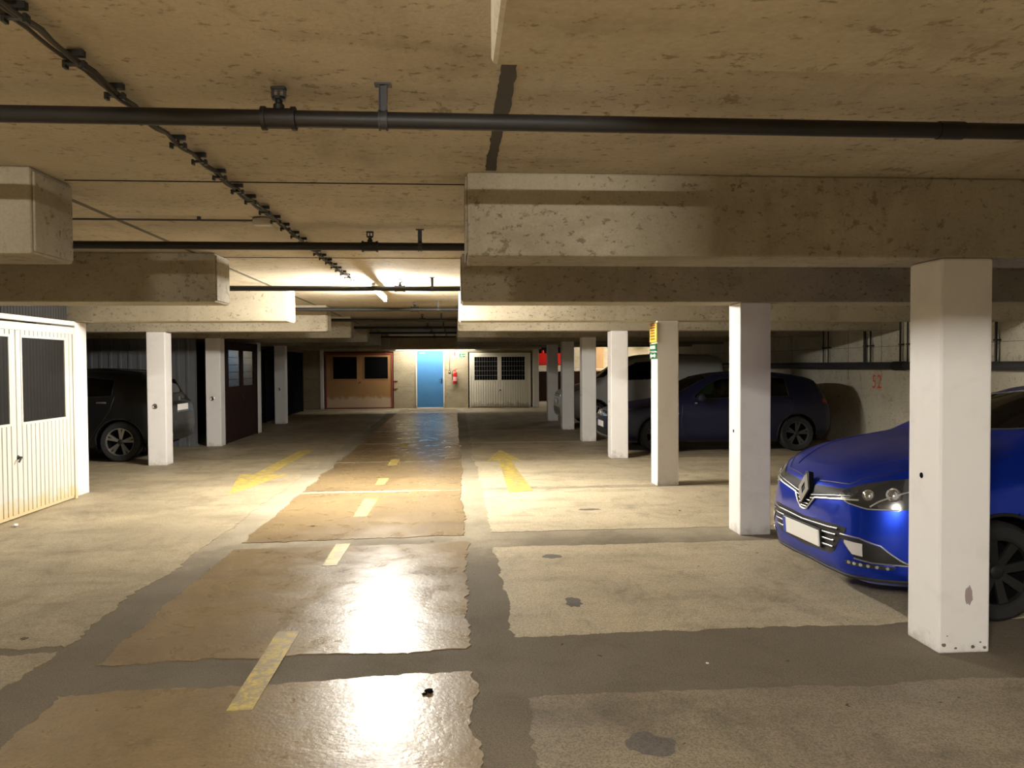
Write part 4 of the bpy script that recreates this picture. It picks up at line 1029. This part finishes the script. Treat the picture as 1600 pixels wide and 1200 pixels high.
van = dict(name='van', label='white van parked behind the dark blue hatchback, nose towards the aisle', L=4.9, paint=M['p_white'],
    wx=(.88, 3.95), wr=.335, spokes=6, rim=M['satin'], cab=(1.2, 4.2), dash=1.15, mirror=(1.65, 1.22, 0), handles=((2.5, 1.05),), mirror_mat=M['black'],
    t=dict(zt=[(0, .72), (.015, .82), (.05, .90), (.15, .97), (.5, 1.08), (.85, 1.17), (1.0, 1.22), (1.4, 1.50), (1.8, 1.76), (2.1, 1.86), (2.6, 1.90), (4.4, 1.88), (4.7, 1.82), (4.84, 1.4), (4.88, 1.1), (4.9, .9)],
           belt=[(0, .62), (.05, .74), (.2, .86), (.8, 1.02), (1.2, 1.12), (2.5, 1.18), (4.6, 1.2), (4.9, .8)],
           zb=[(0, .36), (.03, .28), (.1, .24), (.3, .22), (4.3, .22), (4.8, .3), (4.9, .4)],
           w=[(0, .60), (.015, .68), (.05, .75), (.12, .81), (.25, .86), (.5, .90), (.9, .915), (4.4, .915), (4.8, .87), (4.9, .78)],
           wbf=[(0, .92), (.5, .95), (1.2, .975), (4.9, .97)],
           wr=[(0, .48), (.05, .58), (.3, .68), (.9, .75), (1.4, .72), (2.0, .70), (4.6, .70), (4.9, .68)],
           crown=[(0, .05), (1.0, .05), (2.0, .08), (4.6, .08), (4.9, .06)]),
    glass=[dict(n='windscreen', p='top', m=M['dglass'], top=[(-.64, 1.68), (0, 1.80), (.64, 1.68)], bot=[(-.64, 1.16), (0, 1.05), (.64, 1.16)]),
           dict(n='side_window', p='side', both=1, m=M['dglass'], top=[(1.32, 1.26), (1.7, 1.52), (2.0, 1.66), (2.45, 1.70)], bot=[(1.32, 1.20), (2.45, 1.25)])],
    seams=[[(1.4, 1.15), (1.38, .7), (1.45, .28)], [(2.5, 1.72), (2.5, .28)], [(1.45, .28), (2.5, .27)]],
    extra=van_extra)
def squash(x): return x if x < 2.6 else 2.6+(x-2.6)*.8
van['t'] = {k: [(squash(a), b) for a, b in v] for k, v in van['t'].items()}; van['L'] = squash(4.9); van['wx'] = (.88, 3.66); van['cab'] = (1.2, 3.9)
make_car(van, (2.74, 20.56, .004), 0)

# --- anthracite crossover on the left, tail towards the aisle
def suv_extra(root, patch, line, cast, T):
    patch('upper_grille', 'front', [(-.5, .80), (.5, .80)], [(-.5, .68), (.5, .68)], M['black'], nu=12, nv=4)
    L = 4.4
    h, nn = cast('rear', 0, .90); plate(root, h.x+.012, 0, .90, .52, .112, 0, rear=True, band=False)
    line('chrome_bar', 'rear', [(-.26, .825), (.26, .825)], .008, M['chrome'], off=.006)
    h, nn = cast('rear', 0, 1.03); em = MB(); Mx = Matrix.Translation((h.x+.004, 0, 1.035)) @ Matrix.Rotation(R(90), 4, 'Y')
    em.tube([Mx @ Vector((-.05*math.cos(t*.5236), .03*math.sin(t*.5236), .006)) for t in range(13)], .006, 6); em.build('oval_emblem', M['chrome'], root, smooth=True)
    for s in (-1, 1):
        def mk(p): return sorted([(s*a, b) for a, b in p])
        patch('tail_light', 'rear', mk([(.42, 1.06), (.62, 1.10), (.74, 1.10)]), mk([(.42, .99), (.62, .97), (.74, .97)]), M['gblack'], nu=12, nv=5)
        patch('headlight', 'front', mk([(.5, .84), (.8, .9)]), mk([(.5, .74), (.8, .78)]), M['lampblk'], nu=12, nv=5)
        patch('rear_reflector', 'rear', mk([(.50, .46), (.62, .46)]), mk([(.50, .43), (.62, .43)]), M['lampblk'], nu=6, nv=2)
    line('tailgate_gap', 'rear', [(-.66, 1.0), (-.62, .68), (0, .64), (.62, .68), (.66, 1.0)], .004, M['rubber'], n=50)
    patch('rear_skirt', 'rear', [(-.62, .42), (.62, .42)], [(-.60, .33), (.60, .33)], M['black'], nu=16, nv=3)
    line('roof_rail', 'top', [(.50, 1.9), (.50, 3.9)], .014, M['black'], n=20, off=.03); line('roof_rail', 'top', [(-.50, 1.9), (-.50, 3.9)], .014, M['black'], n=20, off=.03)
suv = dict(name='crossover_car', label='anthracite car parked nose in on the left, tail beside the round disc pillar', L=4.4, paint=M['p_dark'],
    wx=(.9, 3.64), wr=.345, spokes=5, twin=1, rim=M['satin'], cab=(1.2, 4.0), dash=1.05, mirror=(1.66, 1.08, 0), handles=((2.55, 1.0), (3.35, 1.02)), hmat=M['satin'],
    t=dict(zt=[(0, .66), (.015, .75), (.05, .83), (.12, .89), (.3, .95), (.8, 1.03), (1.1, 1.07), (1.5, 1.30), (1.9, 1.50), (2.2, 1.56), (2.8, 1.59), (3.4, 1.57), (3.85, 1.52), (4.05, 1.44), (4.2, 1.20), (4.30, 1.06), (4.37, .98), (4.4, .84)],
           belt=[(0, .55), (.05, .68), (.2, .80), (.8, .92), (1.2, .98), (2.5, 1.02), (3.8, 1.06), (4.2, 1.0), (4.34, .92), (4.4, .72)],
           zb=[(0, .38), (.03, .30), (.1, .26), (.3, .23), (3.8, .23), (4.2, .28), (4.34, .34), (4.4, .44)],
           w=[(0, .52), (.015, .60), (.05, .70), (.12, .77), (.3, .84), (.6, .88), (.9, .90), (3.6, .90), (4.0, .87), (4.2, .82), (4.33, .75), (4.4, .62)],
           wbf=[(0, .92), (.5, .95), (1.2, .965), (3.9, .96), (4.4, .93)],
           wr=[(0, .42), (.05, .56), (.3, .66), (.9, .73), (1.1, .74), (1.5, .68), (2.0, .62), (3.8, .59), (4.1, .60), (4.3, .66), (4.4, .52)],
           crown=[(0, .05), (1.0, .05), (2.0, .06), (4.4, .06)]),
    glass=[dict(n='windscreen', p='top', m=M['dglass'], top=[(-.58, 1.84), (0, 1.92), (.58, 1.84)], bot=[(-.58, 1.26), (0, 1.16), (.58, 1.26)]),
           dict(n='side_window', p='side', both=1, m=M['dglass'], top=[(1.60, 1.14), (1.85, 1.31), (2.1, 1.42), (2.52, 1.46)], bot=[(1.60, 1.08), (2.52, 1.10)]),
           dict(n='side_window', p='side', both=1, m=M['dglass'], top=[(2.62, 1.46), (3.1, 1.45), (3.5, 1.40)], bot=[(2.62, 1.10), (3.5, 1.13)]),
           dict(n='rear_window', p='rear', m=M['dglass'], top=[(-.52, 1.40), (.52, 1.40)], bot=[(-.62, 1.15), (.62, 1.15)])],
    seams=[[(1.34, .95), (1.30, .6), (1.40, .3)], [(2.57, 1.44), (2.57, .7), (2.54, .3)], [(1.40, .3), (2.54, .28), (3.1, .36)], [(3.55, 1.12), (3.5, .9), (3.15, .38)]],
    extra=suv_extra)
make_car(suv, (-4.96-4.40, 14.45, .004), 0)
